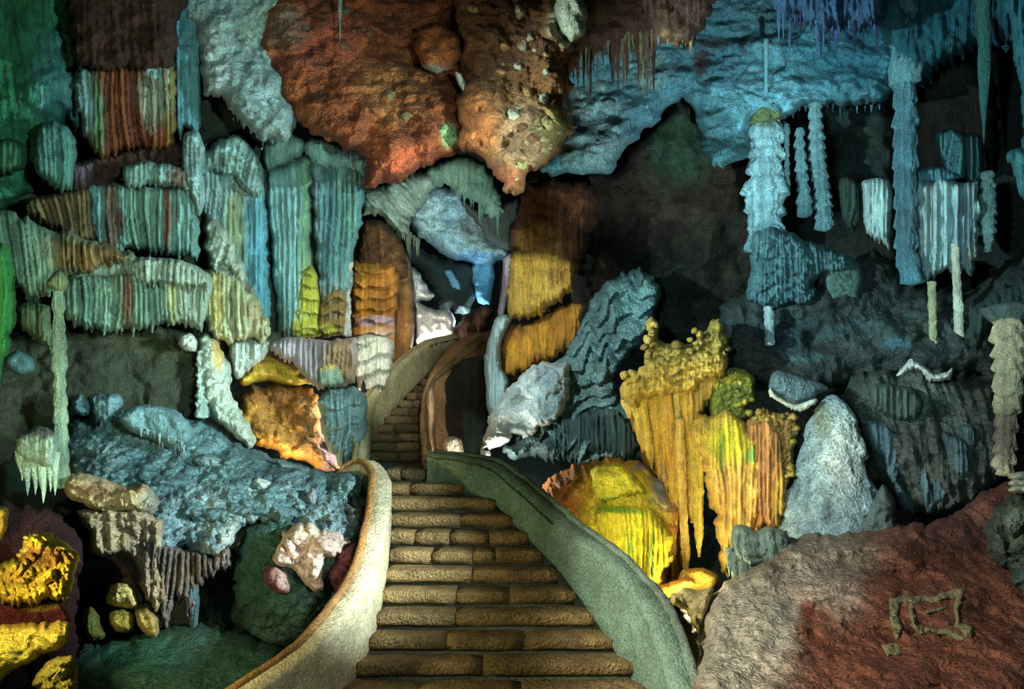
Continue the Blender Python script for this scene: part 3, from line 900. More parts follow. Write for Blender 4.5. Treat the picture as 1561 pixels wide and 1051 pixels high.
mass('tier', [(322, 512), (330, 520), (350, 560), (356, 600), (376, 640), (392, 672), (380, 684), (352, 660), (326, 640), (312, 610), (300, 560), (300, 520), (312, 504)], 11.9, .4, (190, 206, 186),
     dict(lump=(.22, .12), ridge=(.4, .1)), [(336, 540, 10, 26, (236, 190, 80), .8)], parent=sp, s=2.2, R=16)
mass('lobe', [(276, 512), (290, 508), (300, 520), (298, 536), (282, 536), (272, 524)], 11.4, .2, (206, 214, 200), dict(lump=(.1, .06)), parent=sp, s=2)
column('fold', [(536, 300, 318), (560, 302, 316), (600, 300, 317), (636, 298, 320)], 11.5, (160, 186, 172), dict(tier=(.15, .04), lump=(.1, .03)), parent=sp)

dr = 'tall fluted draperies left of the stairs'
big = thing('drapery_column', 'great teal drapery, left of the pair, with olive knobbly foot and domed cap', 'rock column', 450, 515, 12.9, dr)
mass('cap', [(400, 232), (408, 208), (432, 199), (456, 203), (468, 218), (462, 236), (436, 246), (414, 262), (402, 256)], 12.8, .5, (116, 160, 152), FL(.09, .07), parent=big, s=2, R=22, drip=(8, 7))
mass('curtain', [(408, 262), (424, 252), (448, 244), (464, 236), (474, 244), (478, 300), (476, 380), (484, 440), (486, 505), (470, 514), (440, 516), (428, 512), (420, 470), (412, 380), (406, 300)], 13.0, .5, (122, 172, 172),
     FL(.105, .10), [(468, 330, 14, 110, (116, 150, 100), .75), (470, 470, 18, 60, (168, 168, 60), .8), (436, 400, 14, 130, (150, 190, 190), .5), (424, 490, 12, 30, (120, 110, 60), .6)],
     parent=big, s=2, R=22)
mass('foot', [(450, 430), (456, 412), (474, 404), (484, 420), (488, 470), (490, 508), (470, 514), (444, 514), (440, 490), (450, 470)], 12.75, .4, (160, 160, 62), dict(tier=(.2, .18), flute=(.06, .04), wave=.4), [(446, 500, 8, 20, (110, 100, 60), .6)], parent=big, s=1.8, R=14, drip=(6, 7))
big2 = thing('drapery_column', 'great dark teal drapery, right of the pair, narrowing to a brown tiered foot', 'rock column', 510, 515, 12.9, dr)
mass('cap', [(464, 226), (470, 210), (490, 208), (520, 220), (548, 228), (560, 242), (552, 262), (530, 256), (500, 256), (476, 246)], 12.5, .45, (128, 172, 165), FL(.07, .06, lump=(.2, .06)), parent=big2, s=2, R=20, drip=(10, 7))
mass('curtain', [(470, 236), (500, 232), (540, 240), (560, 244), (554, 300), (548, 350), (538, 400), (534, 440), (528, 480), (522, 508), (500, 514), (488, 500), (484, 430), (478, 360), (474, 290)], 13.0, .5, (92, 134, 130),
     FL(.115, .14), [(505, 480, 30, 40, (124, 96, 50), .9), (500, 380, 12, 100, (104, 146, 160), .6), (534, 300, 18, 70, (110, 156, 140), .5), (484, 300, 4, 80, (150, 160, 190), .5)],
     parent=big2, s=2, R=22)
mass('foot', [(484, 470), (494, 448), (510, 436), (524, 440), (528, 470), (526, 508), (500, 514), (484, 508)], 12.75, .4, (120, 98, 50), dict(tier=(.2, .18), flute=(.06, .04), wave=.4), [(500, 506, 16, 8, (160, 156, 60), .8)], parent=big2, s=1.8, R=14, drip=(6, 7))
column('edge_rib', [(400, 527, 538), (440, 523, 534), (480, 523, 535), (512, 522, 536)], 12.6, (150, 150, 140), dict(lump=(.08, .03)), parent=big2)

sk = thing('drapery_skirt', 'lilac and white fluted skirt of rock under the great draperies', 'rock curtain', 450, 590, 12.4)
mass('curtain', [(350, 524), (372, 514), (396, 516), (410, 522), (404, 540), (384, 560), (368, 574), (356, 572), (350, 548)], 12.2, .35, (190, 202, 190), FL(.08, .08), parent=sk, s=2, R=16, drip=(8, 7))
mass('curtain', [(412, 522), (440, 514), (480, 518), (520, 518), (542, 514), (546, 540), (540, 580), (520, 588), (486, 588), (464, 572), (440, 550), (416, 534)], 12.3, .4, (166, 156, 160), FL(.085, .10),
     [(520, 550, 28, 40, (150, 118, 60), .85), (440, 540, 26, 22, (196, 184, 196), .6)], parent=sk, s=2, R=18, drip=(9, 8))
mass('lobe', [(482, 566), (494, 552), (510, 550), (522, 562), (524, 584), (504, 590), (486, 586)], 12.0, .3, (130, 150, 130), FL(.06, .05), [(503, 555, 18, 7, (210, 170, 70), .8)], parent=sk, s=2, drip=(5, 6))

# orange glowing hollow
og = thing('glowing_boulder', 'orange lit boulder in the hollow below the great draperies, with lilac right edge', 'boulder', 430, 715, 13.4)
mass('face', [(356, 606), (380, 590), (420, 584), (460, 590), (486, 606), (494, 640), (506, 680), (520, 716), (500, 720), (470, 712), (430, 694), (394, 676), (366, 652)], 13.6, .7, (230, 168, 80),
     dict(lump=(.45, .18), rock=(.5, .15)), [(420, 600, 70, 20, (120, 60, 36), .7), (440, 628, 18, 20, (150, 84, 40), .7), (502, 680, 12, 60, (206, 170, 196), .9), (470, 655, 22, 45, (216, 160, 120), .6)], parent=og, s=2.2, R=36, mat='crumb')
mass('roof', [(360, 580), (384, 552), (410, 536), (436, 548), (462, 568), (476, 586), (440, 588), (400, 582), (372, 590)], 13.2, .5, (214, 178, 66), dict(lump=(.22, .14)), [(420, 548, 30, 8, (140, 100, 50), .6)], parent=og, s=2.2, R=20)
tb = thing('tiered_flowstone', 'blue white tiered rock with drip fringes, left of the upper parapet', 'rock', 520, 700, 12.4)
mass('tiered_face', [(484, 612), (496, 596), (530, 590), (556, 600), (560, 640), (556, 690), (546, 712), (520, 714), (504, 690), (492, 660), (486, 634)], 12.5, .45, (124, 158, 158), dict(tier=(.3, .24), flute=(.06, .04), wave=.35), parent=tb, s=1.8, R=22, drip=(7, 6))

# ================================================================== ORANGE TIERED PILLAR + CENTRE BACK
op = thing('tiered_pillar', 'orange tiered pillar turning white at its foot, right of the great draperies', 'rock column', 570, 610, 14.6)
mass('crown', [(552, 340), (576, 336), (600, 352), (616, 380), (620, 420), (600, 424), (560, 420), (540, 410), (544, 370)], 14.8, .5, (110, 72, 34), dict(ridge=(.4, .15), flute=(.1, .07), tier=(.3, .08)), parent=op, s=2.2, R=26, mat='crumb', var=.35)
mass('tiered_face', [(536, 400), (560, 392), (590, 396), (606, 404), (608, 440), (604, 480), (604, 520), (596, 546), (570, 548), (546, 544), (538, 510), (534, 460)], 14.5, .5, (206, 140, 52), dict(tier=(.24, .26), flute=(.07, .03), wave=.5, slant=-.1),
     [(590, 440, 18, 60, (150, 90, 40), .6), (580, 488, 34, 7, (196, 176, 190), .8), (586, 506, 30, 6, (210, 190, 170), .7), (556, 522, 20, 10, (216, 200, 80), .8), (584, 534, 26, 10, (150, 165, 140), .7)], parent=op, s=1.7, R=24, drip=(8, 6), var=.3)
ws = thing('tiered_flowstone', 'bright white stacked drip tiers behind the left upper parapet', 'rock', 565, 612, 14.0)
mass('tiered_face', [(540, 520), (560, 510), (590, 514), (602, 526), (600, 556), (596, 576), (584, 600), (572, 614), (556, 616), (544, 600), (541, 560)], 14.0, .4, (240, 238, 216), dict(tier=(.27, .26), flute=(.07, .05), wave=.35), [(580, 545, 20, 5, (200, 190, 200), .5)], parent=ws, s=1.7, R=14, drip=(7, 6))
mass('stalagmite', [(548, 612), (551, 590), (554, 578), (558, 592), (561, 612)], 13.4, .1, (36, 40, 38), dict(lump=(.1, .02)), s=1.6, label='small dark pointed stalagmite before the bright white tiers', cat='stalagmite')
mass('rock_mass', [(596, 380), (612, 376), (626, 400), (632, 450), (630, 520), (622, 566), (600, 576), (592, 540), (600, 470)], 15.4, .5, (140, 100, 56), dict(ridge=(.4, .14), flute=(.1, .06)), s=2.5, R=18, var=.35,
     label='rough brown ochre pillar between the orange tiers and the white rock', cat='rock', kind='thing')
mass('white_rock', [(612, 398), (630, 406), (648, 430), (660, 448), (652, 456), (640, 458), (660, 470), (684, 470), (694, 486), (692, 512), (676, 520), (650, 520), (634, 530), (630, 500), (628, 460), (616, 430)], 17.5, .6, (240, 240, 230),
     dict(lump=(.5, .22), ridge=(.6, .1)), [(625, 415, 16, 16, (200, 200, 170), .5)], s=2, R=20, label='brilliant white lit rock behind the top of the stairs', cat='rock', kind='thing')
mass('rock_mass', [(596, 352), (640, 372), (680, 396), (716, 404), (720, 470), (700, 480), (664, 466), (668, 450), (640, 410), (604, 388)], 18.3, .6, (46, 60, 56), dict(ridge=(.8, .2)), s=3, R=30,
     label='dark rock hanging over the white lit rock', cat='rock', kind='thing')
mass('blue_stone', [(678, 414), (688, 412), (700, 430), (702, 442), (690, 438)], 17.6, .1, (120, 180, 200), dict(rock=(.3, .05)), s=2, label='small pale blue lit slip in the dark back wall', cat='rock', kind='thing')
mass('blue_rock', [(716, 408), (730, 396), (752, 398), (756, 420), (750, 446), (748, 464), (730, 462), (720, 440)], 18.5, .5, (110, 176, 206), dict(lump=(.4, .15)), s=2, R=16,
     label='blue lit rock at the end of the dark passage', cat='rock', kind='thing')
mass('passage_wall', [(664, 536), (690, 500), (716, 476), (740, 464), (752, 470), (744, 500), (740, 520), (700, 540)], 17.4, .4, (96, 64, 46), dict(rock=(.5, .1)), s=3, label='brown bank above the top of the stairs', cat='rock', kind='thing')
mass('slope_boulder', [(624, 322), (640, 296), (668, 280), (700, 284), (716, 310), (744, 340), (768, 372), (780, 392), (752, 402), (724, 404), (690, 396), (660, 378), (634, 356)], 18.2, .9, (150, 188, 194),
     dict(rock=(.9, .3), ridge=(.5, .1)), [(650, 330, 20, 40, (180, 206, 200), .7), (740, 350, 40, 26, (110, 110, 74), .6), (730, 394, 40, 12, (70, 140, 190), .7)], s=2.5, R=34, mat='rock', label='blue grey sloping boulder hanging above the passage', cat='boulder')
fr = thing('fringed_slope', 'pale ribbed slope with a drip fringe under the red brown ceiling', 'rock', 600, 360, 16.5)
mass('slope', [(552, 286), (580, 282), (620, 268), (652, 262), (668, 282), (648, 304), (630, 330), (622, 356), (600, 344), (576, 326), (554, 320)], 16.5, .7, (168, 190, 168), dict(flute=(.14, .12), lump=(.3, .15), lean=.8), parent=fr, s=2.2, R=28, drip=(12, 9))
fringe(fr, [(590, 330), (640, 372)], 12, (16, 46), (4, 8), 16.2, (110, 120, 96), 3)
ab = thing('hanging_boulder', 'grey green arched rock with thin stalactites in the middle distance', 'rock', 720, 330, 15.5)
mass('arch', [(650, 258), (676, 244), (706, 236), (734, 246), (752, 270), (764, 300), (768, 322), (748, 330), (730, 310), (706, 296), (680, 280), (660, 276)], 15.5, .6, (116, 150, 128), dict(flute=(.14, .1), rock=(.5, .14)), [(700, 250, 40, 10, (140, 160, 130), .5)], parent=ab, s=2.2, R=24, drip=(12, 8))
fringe(ab, [(700, 290), (760, 326)], 9, (14, 44), (4, 8), 15.3, (96, 130, 116), 4)
mass('rock_mass', [(700, 300), (740, 320), (790, 300), (800, 330), (784, 380), (756, 376), (726, 344)], 17, .5, (70, 78, 70), dict(rock=(.6, .2)), s=3, R=24, label='dark rock between the arched boulder and the brown pillar', cat='rock', kind='thing')

# ================================================================== CEILING
mass('ceiling_rock', [(272, -60), (444, -60), (438, 20), (416, 70), (434, 130), (450, 180), (440, 206), (400, 212), (372, 190), (340, 150), (312, 140), (300, 60), (280, 20)], (11.5, 0, -.4), .7, (136, 162, 160),
     dict(ridge=(.5, .16), lump=(.22, .07), rock=(.8, .2)), [(390, 40, 26, 40, (110, 128, 96), .5), (330, 90, 24, 50, (170, 184, 176), .6)], s=2.5, R=40, drip=(18, 8), mat='crumb', label='pale mottled blue grey ceiling left of the red brown ceiling', cat='rock', kind='thing')
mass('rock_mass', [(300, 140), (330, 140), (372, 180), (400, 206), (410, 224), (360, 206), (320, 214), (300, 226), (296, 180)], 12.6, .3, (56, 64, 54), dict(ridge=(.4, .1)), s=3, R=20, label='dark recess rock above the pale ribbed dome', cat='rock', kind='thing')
cb = thing('ceiling_mass', 'huge red brown ceiling mass hanging over the great draperies', 'rock', 600, 285, 11)
mass('face', [(396, -60), (716, -60), (716, 30), (716, 90), (712, 140), (710, 190), (712, 224), (672, 240), (620, 270), (580, 282), (556, 286), (556, 240), (520, 222), (480, 206), (440, 180), (412, 130), (384, 84), (390, 20)], (11.6, 0, -.5), .9, (104, 52, 24),
     dict(rock=(1.3, .4), ridge=(.7, .14), lump=(.5, .06)), [(600, 250, 60, 30, (134, 62, 34), .6), (440, 40, 30, 30, (80, 90, 76), .6), (600, 130, 50, 50, (140, 92, 50), .5), (450, 190, 40, 22, (150, 96, 50), .6), (640, 40, 60, 30, (84, 56, 40), .5), (500, 60, 60, 40, (110, 50, 36), .5),
      (686, 208, 14, 18, (126, 176, 120), .9)], parent=cb, s=2.5, R=70, mat='rock', var=.3)
FACE = lie_on(0.05)
cluster(cb, 'nodule', scatter([(560, 90), (690, 100), (690, 200), (620, 230), (500, 180), (480, 120)], 12, 41), (5, 11), FACE, [(150, 104, 54), (140, 128, 80), (128, 66, 34)], 42, T=.05)
cluster(cb, 'nodule', scatter([(430, 20), (690, 10), (690, 60), (560, 80), (430, 70)], 12, 43), (5, 11), FACE, [(96, 90, 66), (120, 80, 48), (90, 60, 40)], 44, T=.05)
cluster(cb, 'nodule', scatter([(490, 205), (560, 230), (600, 262), (560, 270), (540, 240)], 7, 45), (4, 8), FACE, [(170, 110, 50), (150, 90, 44)], 46, T=.05)
mass('knob', [(632, 70), (640, 40), (670, 36), (700, 56), (704, 86), (690, 106), (664, 114), (642, 100)], 10.5, .25, (150, 84, 38), dict(lump=(.25, .12), rock=(.4, .16)), [(660, 108, 26, 10, (160, 170, 150), .8)], parent=cb, s=2.2, R=30, mat='crumb')
fringe(cb, [(516, 0), (524, 0)], 1, (60, 66), (5, 6), 10.3, (110, 120, 120), 8)
cr = thing('ceiling_mass', 'tan and orange hanging ceiling block pointing down to the back of the cave', 'rock', 790, 300, 11)
mass('face', [(694, -60), (880, -60), (884, 60), (872, 130), (876, 190), (858, 222), (838, 248), (806, 270), (794, 296), (770, 290), (752, 264), (726, 234), (700, 222), (694, 180), (700, 120), (694, 60)], (11.0, 0, -.4), .9, (136, 90, 48),
     dict(ridge=(.6, .22), lump=(.35, .12), rock=(.9, .25)), [(725, 195, 28, 46, (170, 96, 44), .8), (800, 210, 40, 50, (166, 136, 100), .6), (850, 195, 22, 26, (180, 170, 100), .6), (760, 60, 60, 60, (90, 62, 44), .7), (860, 30, 24, 36, (170, 176, 140), .8), (770, 270, 30, 20, (150, 76, 40), .7)],
     parent=cr, s=2.2, R=60, mat='crumb', var=.35)
FACE = lie_on(0.05)
cluster(cr, 'nodule', scatter([(710, 10), (860, 10), (866, 180), (840, 240), (790, 200), (740, 120)], 34, 47), (5, 12), FACE, [(160, 150, 110), (176, 130, 80), (120, 76, 46), (180, 176, 140)], 48, T=.06)
cluster(cr, 'nodule', scatter([(800, 180), (872, 170), (860, 214), (810, 262), (780, 280)], 14, 49), (4, 9), FACE, [(190, 160, 116), (170, 160, 96)], 50, T=.06)
mass('vein', [(694, 110), (702, 112), (716, 140), (712, 146), (698, 128)], 10.2, .08, (190, 196, 180), dict(rock=(.2, .02)), parent=cr, s=1.8)
mass('vein', [(812, 60), (820, 66), (842, 110), (866, 170), (858, 174), (830, 120), (812, 80)], 10.1, .1, (176, 176, 150), dict(lump=(.12, .03)), parent=cr, s=1.8)
mass('vein', [(770, 20), (790, 34), (806, 52), (790, 64), (782, 50), (766, 40)], 10.2, .08, (160, 168, 140), dict(lump=(.15, .05)), parent=cr, s=1.8)
mass('lobe', [(852, -20), (884, -20), (896, 20), (890, 54), (872, 66), (854, 50), (846, 20)], 10.0, .3, (176, 178, 150), dict(lump=(.25, .06)), parent=cr, s=2.2)
fringe(cr, [(770, 60), (868, 84)], 24, (20, 90), (3, 6), 10.1, (96, 66, 44), 5, cols=[(96, 66, 44), (120, 84, 54), (80, 56, 42)])
bc = thing('blue_ceiling', 'broad bright blue ceiling slope in the upper middle right', 'rock', 1000, 270, 14)
mass('face', [(836, 60), (900, 40), (1000, 30), (1060, -60), (1240, -60), (1400, -60), (1400, 60), (1356, 150), (1320, 160), (1240, 160), (1200, 180), (1150, 190), (1142, 240), (1080, 250), (1060, 180), (1040, 152), (1010, 172), (960, 220), (926, 262), (860, 268), (820, 262), (840, 230), (870, 180)],
     (14.6, -.25, -1.2), .9, (104, 168, 182), dict(ridge=(1.0, .22), lump=(.35, .10), rock=(1.6, .5)),
     [(900, 200, 50, 60, (150, 190, 186), .8), (990, 100, 40, 30, (150, 190, 180), .6), (1060, 100, 60, 40, (90, 156, 176), .5), (1300, 60, 90, 80, (40, 118, 140), .7), (1072, 96, 12, 22, (84, 56, 40), .9), (1090, 66, 20, 8, (84, 66, 50), .8), (1136, 68, 7, 12, (70, 66, 50), .8), (1110, 230, 50, 26, (40, 100, 96), .7)],
     parent=bc, s=2.5, R=60, mat='crumb')
FACE = lie_on(0.05)
cluster(bc, 'nodule', scatter([(880, 110), (1000, 60), (1080, 120), (960, 200), (880, 250)], 16, 51), (5, 12), FACE, [(140, 180, 180), (104, 150, 160), (160, 196, 190)], 52, T=.06)
fringe(bc, [(1190, 168), (1240, 158), (1320, 158), (1356, 146)], 16, (8, 36), (5, 9), 13.9, (90, 150, 165), 53)
dc = thing('dark_ceiling', 'dark brown ceiling shelf with a dense stalactite fringe before the blue ceiling', 'rock', 960, 80, 11.5)
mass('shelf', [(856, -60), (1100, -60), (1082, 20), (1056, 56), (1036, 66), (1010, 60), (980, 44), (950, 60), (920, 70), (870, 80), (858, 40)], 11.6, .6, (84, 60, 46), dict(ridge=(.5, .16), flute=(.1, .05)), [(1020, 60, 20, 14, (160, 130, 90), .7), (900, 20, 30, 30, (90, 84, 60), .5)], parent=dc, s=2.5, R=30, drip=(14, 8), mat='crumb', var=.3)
fringe(dc, [(872, 50), (900, 60), (960, 44), (1000, 50)], 72, (24, 100), (5, 9), 11.2, (80, 60, 44), 11, cols=[(80, 60, 44), (96, 76, 50), (110, 116, 84), (70, 54, 44)])
fringe(dc, [(1000, 50), (1056, 50)], 8, (8, 36), (5, 9), 11.2, (140, 120, 86), 12, cols=[(140, 120, 86), (120, 150, 140)])
pc = thing('purple_stalactites', 'row of purple blue stalactites hanging from the upper right ceiling', 'stalactites', 1270, 100, 11.5)
mass('root', [(1176, -60), (1350, -60), (1344, 20), (1320, 40), (1290, 30), (1250, 40), (1220, 20), (1186, 16)], 11.6, .5, (62, 96, 130), dict(flute=(.1, .08)), parent=pc, s=2.5, R=26, drip=(22, 9))
fringe(pc, [(1186, 6), (1340, 10)], 34, (24, 100), (5, 10), 11.3, (76, 80, 140), 13, cols=[(76, 80, 140), (60, 100, 130), (50, 50, 84), (70, 110, 140)])

mass('pinnacle_mass', [(1340, -60), (1600, -60), (1600, 60), (1540, 60), (1500, 70), (1440, 90), (1400, 130), (1372, 120), (1344, 60)], 13, .6, (40, 96, 108), dict(ridge=(.9, .2), flute=(.14, .06)), s=3, R=50, drip=(20, 12),
     label='dim teal ceiling in the top right corner', cat='rock', kind='thing')
rs_ = thing('hanging_spear', 'long thin dark teal stalactite at upper right, right of the tall column', 'stalactite', 1500, 200, 11.4)
spike('shaft', 1500, -20, 240, 26, 11.4, (46, 92, 88), rs_)
curtain('teal hanging curtain at the right edge, reaching down from the ceiling', [
    ('fold', [(1536, -40), (1640, -40), (1640, 330), (1580, 300), (1556, 280), (1560, 180), (1548, 100)], 10.6, .4, (46, 110, 118), FL(.11, .12), dict(s=2.5, R=30, drip=(14, 10))),
    ('fold', [(1536, 236), (1556, 226), (1600, 226), (1600, 330), (1570, 330), (1546, 270)], 10.2, .3, (62, 124, 126), FL(.09, .08), dict(s=2.5, R=16, drip=(14, 10)))], group=None)

# ================================================================== MIDDLE RIGHT
mass('cavern_wall', [(800, 280), (840, 262), (930, 262), (980, 210), (1040, 150), (1070, 190), (1150, 220), (1180, 300), (1180, 480), (1120, 560), (1000, 560), (900, 520), (860, 420)], (17, 0, .5), 1.0, (54, 48, 40),
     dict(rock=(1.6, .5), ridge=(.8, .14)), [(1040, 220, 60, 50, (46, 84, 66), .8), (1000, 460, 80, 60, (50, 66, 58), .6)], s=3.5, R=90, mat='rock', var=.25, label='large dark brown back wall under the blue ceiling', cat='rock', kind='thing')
bp = thing('ochre_pillar', 'broad ochre pillar with two fringed skirts, right of the stair top', 'rock column', 820, 575, 13.6)
mass('crown', [(806, 284), (850, 272), (900, 280), (910, 320), (896, 380), (876, 430), (860, 450), (800, 440), (780, 400), (786, 330)], 14.0, .8, (104, 62, 38), dict(rock=(.5, .14), flute=(.12, .05)), [(820, 390, 40, 40, (176, 140, 66), .7)], parent=bp, s=2.5, R=50, var=.35, mat='crumb')
mass('skirt', [(780, 392), (810, 380), (850, 388), (874, 400), (876, 430), (858, 452), (840, 470), (806, 484), (778, 486), (772, 440)], 13.35, .5, (206, 172, 78), dict(flute=(.07, .06), rock=(.3, .06), lump=(.1, .05)), [(865, 420, 16, 30, (150, 100, 50), .6)], parent=bp, s=2, R=28, drip=(12, 7), var=.25)
mass('skirt', [(784, 494), (806, 494), (846, 476), (870, 462), (890, 478), (876, 524), (850, 540), (820, 556), (792, 570), (774, 578), (764, 560), (768, 516)], 13.75, .45, (214, 158, 56), FL(.075, .09), [(860, 490, 26, 40, (130, 84, 40), .6), (780, 500, 20, 14, (110, 70, 40), .6)], parent=bp, s=2, R=28, drip=(12, 8))
curtain('pale blue fluted drape beside the ochre pillar at the stair top', [
    ('curtain', [(756, 484), (772, 478), (780, 490), (764, 520), (764, 560), (776, 580), (772, 610), (758, 640), (746, 640), (740, 600), (738, 548), (746, 510)], 13.3, .4, (160, 190, 190), FL(.08, .08), dict(s=1.8, R=14)),
    ('edge_rib', [(768, 392), (780, 386), (784, 410), (776, 450), (768, 486), (758, 480), (764, 440)], 13.6, .25, (150, 140, 150), dict(rock=(.2, .05)), dict(s=2, tints=[(770, 440, 10, 30, (90, 76, 70), .6)]))], group=None)
wr = thing('white_snout', 'white bright rock snout beside the right parapet bend', 'rock', 760, 695, 12.2)
mass('ridge', [(736, 660), (752, 632), (770, 600), (794, 574), (826, 552), (862, 560), (870, 600), (846, 650), (800, 668), (772, 670), (752, 684), (742, 706), (732, 700), (730, 680)], 12.5, .5, (216, 230, 226), dict(lump=(.25, .14), ridge=(.3, .14)),
     [(840, 600, 24, 50, (120, 150, 156), .8), (782, 610, 16, 14, (90, 112, 112), .7), (800, 655, 40, 12, (70, 90, 90), .7), (748, 664, 16, 26, (240, 236, 224), .7)], parent=wr, s=2, R=20)
wn = thing('knobbed_rock', 'small bright white knobbed rock in the dark alcove behind the parapet bend', 'rock', 690, 696, 12.6)
mass('knob', [(676, 676), (684, 666), (698, 666), (706, 680), (704, 698), (680, 696)], 12.6, .2, (246, 232, 206), dict(lump=(.12, .06)), parent=wn, s=1.8)
mass('knob', [(696, 672), (702, 668), (706, 682), (703, 697), (696, 696)], 12.5, .1, (170, 150, 120), dict(lump=(.1, .03)), parent=wn, s=1.8)
mass('alcove_shade', [(664, 600), (672, 572), (698, 552), (744, 542), (748, 640), (736, 700), (690, 700), (654, 690)], 14.8, .5, (52, 50, 42), dict(rock=(.5, .15), flute=(.1, .04)), [(720, 660, 16, 30, (80, 110, 100), .7), (690, 640, 20, 16, (80, 60, 44), .5)], s=2.8, R=26,
     label='dark body painted as the shaded hollow under the turn of the upper stairs', cat='rock', kind='thing')  # dark colour stands in for the shade of the hollow
mass('lit_face_strip', [(650, 598), (658, 590), (662, 620), (662, 688), (652, 684), (648, 640)], 12.9, .16, (226, 190, 150), dict(lump=(.1, .03)), s=1.8, label='cream strip added as the lit outer face of the upper right parapet', cat='rock', kind='thing')  # cream strip added to paint lamplight on the parapet's outer face
sl = thing('ribbed_slope', 'dark teal rock slope with rippled ribs between the ochre pillar and yellow draperies', 'rock', 900, 700, 12.5)
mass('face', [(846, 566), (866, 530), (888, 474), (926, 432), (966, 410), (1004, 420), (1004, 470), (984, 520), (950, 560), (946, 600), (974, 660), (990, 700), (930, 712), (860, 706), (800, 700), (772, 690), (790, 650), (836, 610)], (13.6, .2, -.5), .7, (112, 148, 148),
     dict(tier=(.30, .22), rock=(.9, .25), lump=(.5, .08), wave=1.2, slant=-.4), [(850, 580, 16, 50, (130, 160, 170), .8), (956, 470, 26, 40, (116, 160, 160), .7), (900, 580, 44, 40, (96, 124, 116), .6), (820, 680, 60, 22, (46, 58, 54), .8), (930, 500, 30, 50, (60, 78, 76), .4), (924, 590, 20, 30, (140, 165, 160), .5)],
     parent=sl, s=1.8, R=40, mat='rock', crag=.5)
mass('fringe', [(836, 640), (880, 630), (930, 620), (960, 640), (976, 680), (960, 704), (920, 700), (870, 704), (836, 700)], 12.6, .4, (66, 92, 90), FL(.09, .12), [(940, 630, 26, 10, (110, 140, 130), .6)], parent=sl, s=2.2, R=24, drip=(12, 9))

# ------------------------------------------------------------------ yellow draperies
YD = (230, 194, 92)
yd = thing('yellow_drapery', 'tall yellow lit drapery cascade with pointed folds in the middle right', 'rock curtain', 1080, 900, 11.2)
mass('peak', [(984, 560), (986, 520), (984, 496), (992, 484), (1004, 490), (1006, 512), (1016, 522), (1050, 524), (1080, 500), (1086, 488), (1100, 488), (1112, 516), (1108, 540), (1100, 580), (1060, 600), (1000, 590)], 11.9, .5, (196, 170, 80),
     dict(lump=(.14, .16), tier=(.16, .1), flute=(.06, .05)), [(1050, 512, 26, 14, (90, 76, 50), .7)], parent=yd, s=2, R=20)
mass('cap', [(944, 592), (960, 574), (980, 556), (1010, 548), (1050, 540), (1096, 536), (1108, 548), (1104, 570), (1070, 580), (1050, 600), (1020, 596), (980, 606), (960, 620)], 11.3, .45, (214, 180, 84), dict(tier=(.16, .16), lump=(.12, .1), flute=(.07, .05), wave=1.2), parent=yd, s=2, R=20, drip=(10, 7))
mass('curtain', [(1028, 560), (1060, 552), (1094, 546), (1104, 560), (1092, 596), (1074, 620), (1064, 646), (1046, 652), (1034, 630)], 11.6, .35, (220, 182, 84), FL(.075, .11), parent=yd, s=1.8, R=16, drip=(20, 8))
def fold(x0, y0, x1, y1, w0, w1, D, c=YD, wob=0.0, tints=()):
    """one hanging pipe of the drapery, tapering to a point"""
    n = 7
    rows = []
    for i in range(n + 1):
        t = i / n
        x = x0 + (x1 - x0) * t + wob * math.sin(t * 5)
        w = w0 + (w1 - w0) * t + (1.6 * math.sin(t * 9 + x0))
        if t > .8:
            w *= max(.12, (1 - t) / .2)
        rows.append((y0 + (y1 - y0) * t, x - w / 2, x + w / 2))
    column('fold', rows, D, c, dict(lump=(.12, .02), flute=(.04, .006)), tints, parent=yd, nseg=20, dy=3, alt=None)
rf = random.Random(21)
for i, (x0, y0, x1, y1, w) in enumerate([(952, 590, 960, 640, 15), (964, 600, 982, 690, 15), (976, 592, 994, 716, 17), (990, 590, 1006, 740, 17), (1004, 592, 1014, 712, 16), (1016, 594, 1024, 738, 16), (1028, 596, 1034, 700, 15),
                                         (1022, 640, 1028, 880, 15), (1036, 640, 1046, 888, 16), (1050, 648, 1056, 800, 17), (1044, 600, 1050, 660, 12), (1060, 640, 1066, 850, 20), (1012, 640, 1012, 780, 13)]):
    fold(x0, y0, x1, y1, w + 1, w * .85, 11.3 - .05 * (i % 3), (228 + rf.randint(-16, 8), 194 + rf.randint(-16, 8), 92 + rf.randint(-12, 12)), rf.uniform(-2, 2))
mass('back_fold', [(948, 600), (1000, 590), (1050, 600), (1080, 640), (1050, 700), (1046, 800), (1040, 880), (1024, 890), (1010, 760), (980, 700), (960, 640)], 12.0, .4, (190, 140, 60), FL(.08, .1), parent=yd, s=2.2, R=18)
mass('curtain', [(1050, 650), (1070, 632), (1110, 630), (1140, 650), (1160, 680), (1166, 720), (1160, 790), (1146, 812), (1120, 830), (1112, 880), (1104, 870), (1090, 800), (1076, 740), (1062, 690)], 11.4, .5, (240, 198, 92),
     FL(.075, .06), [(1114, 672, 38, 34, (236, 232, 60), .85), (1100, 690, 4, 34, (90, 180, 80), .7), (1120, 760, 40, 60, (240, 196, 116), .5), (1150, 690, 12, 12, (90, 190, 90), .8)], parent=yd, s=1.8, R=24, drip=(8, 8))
mass('curtain', [(1142, 650), (1168, 640), (1190, 660), (1200, 720), (1200, 770), (1190, 800), (1176, 806), (1166, 800), (1160, 812), (1148, 806), (1150, 720)], 11.3, .4, (206, 152, 90), FL(.07, .1), [(1190, 760, 14, 40, (220, 190, 70), .7)], parent=yd, s=1.8, R=18, drip=(12, 8))
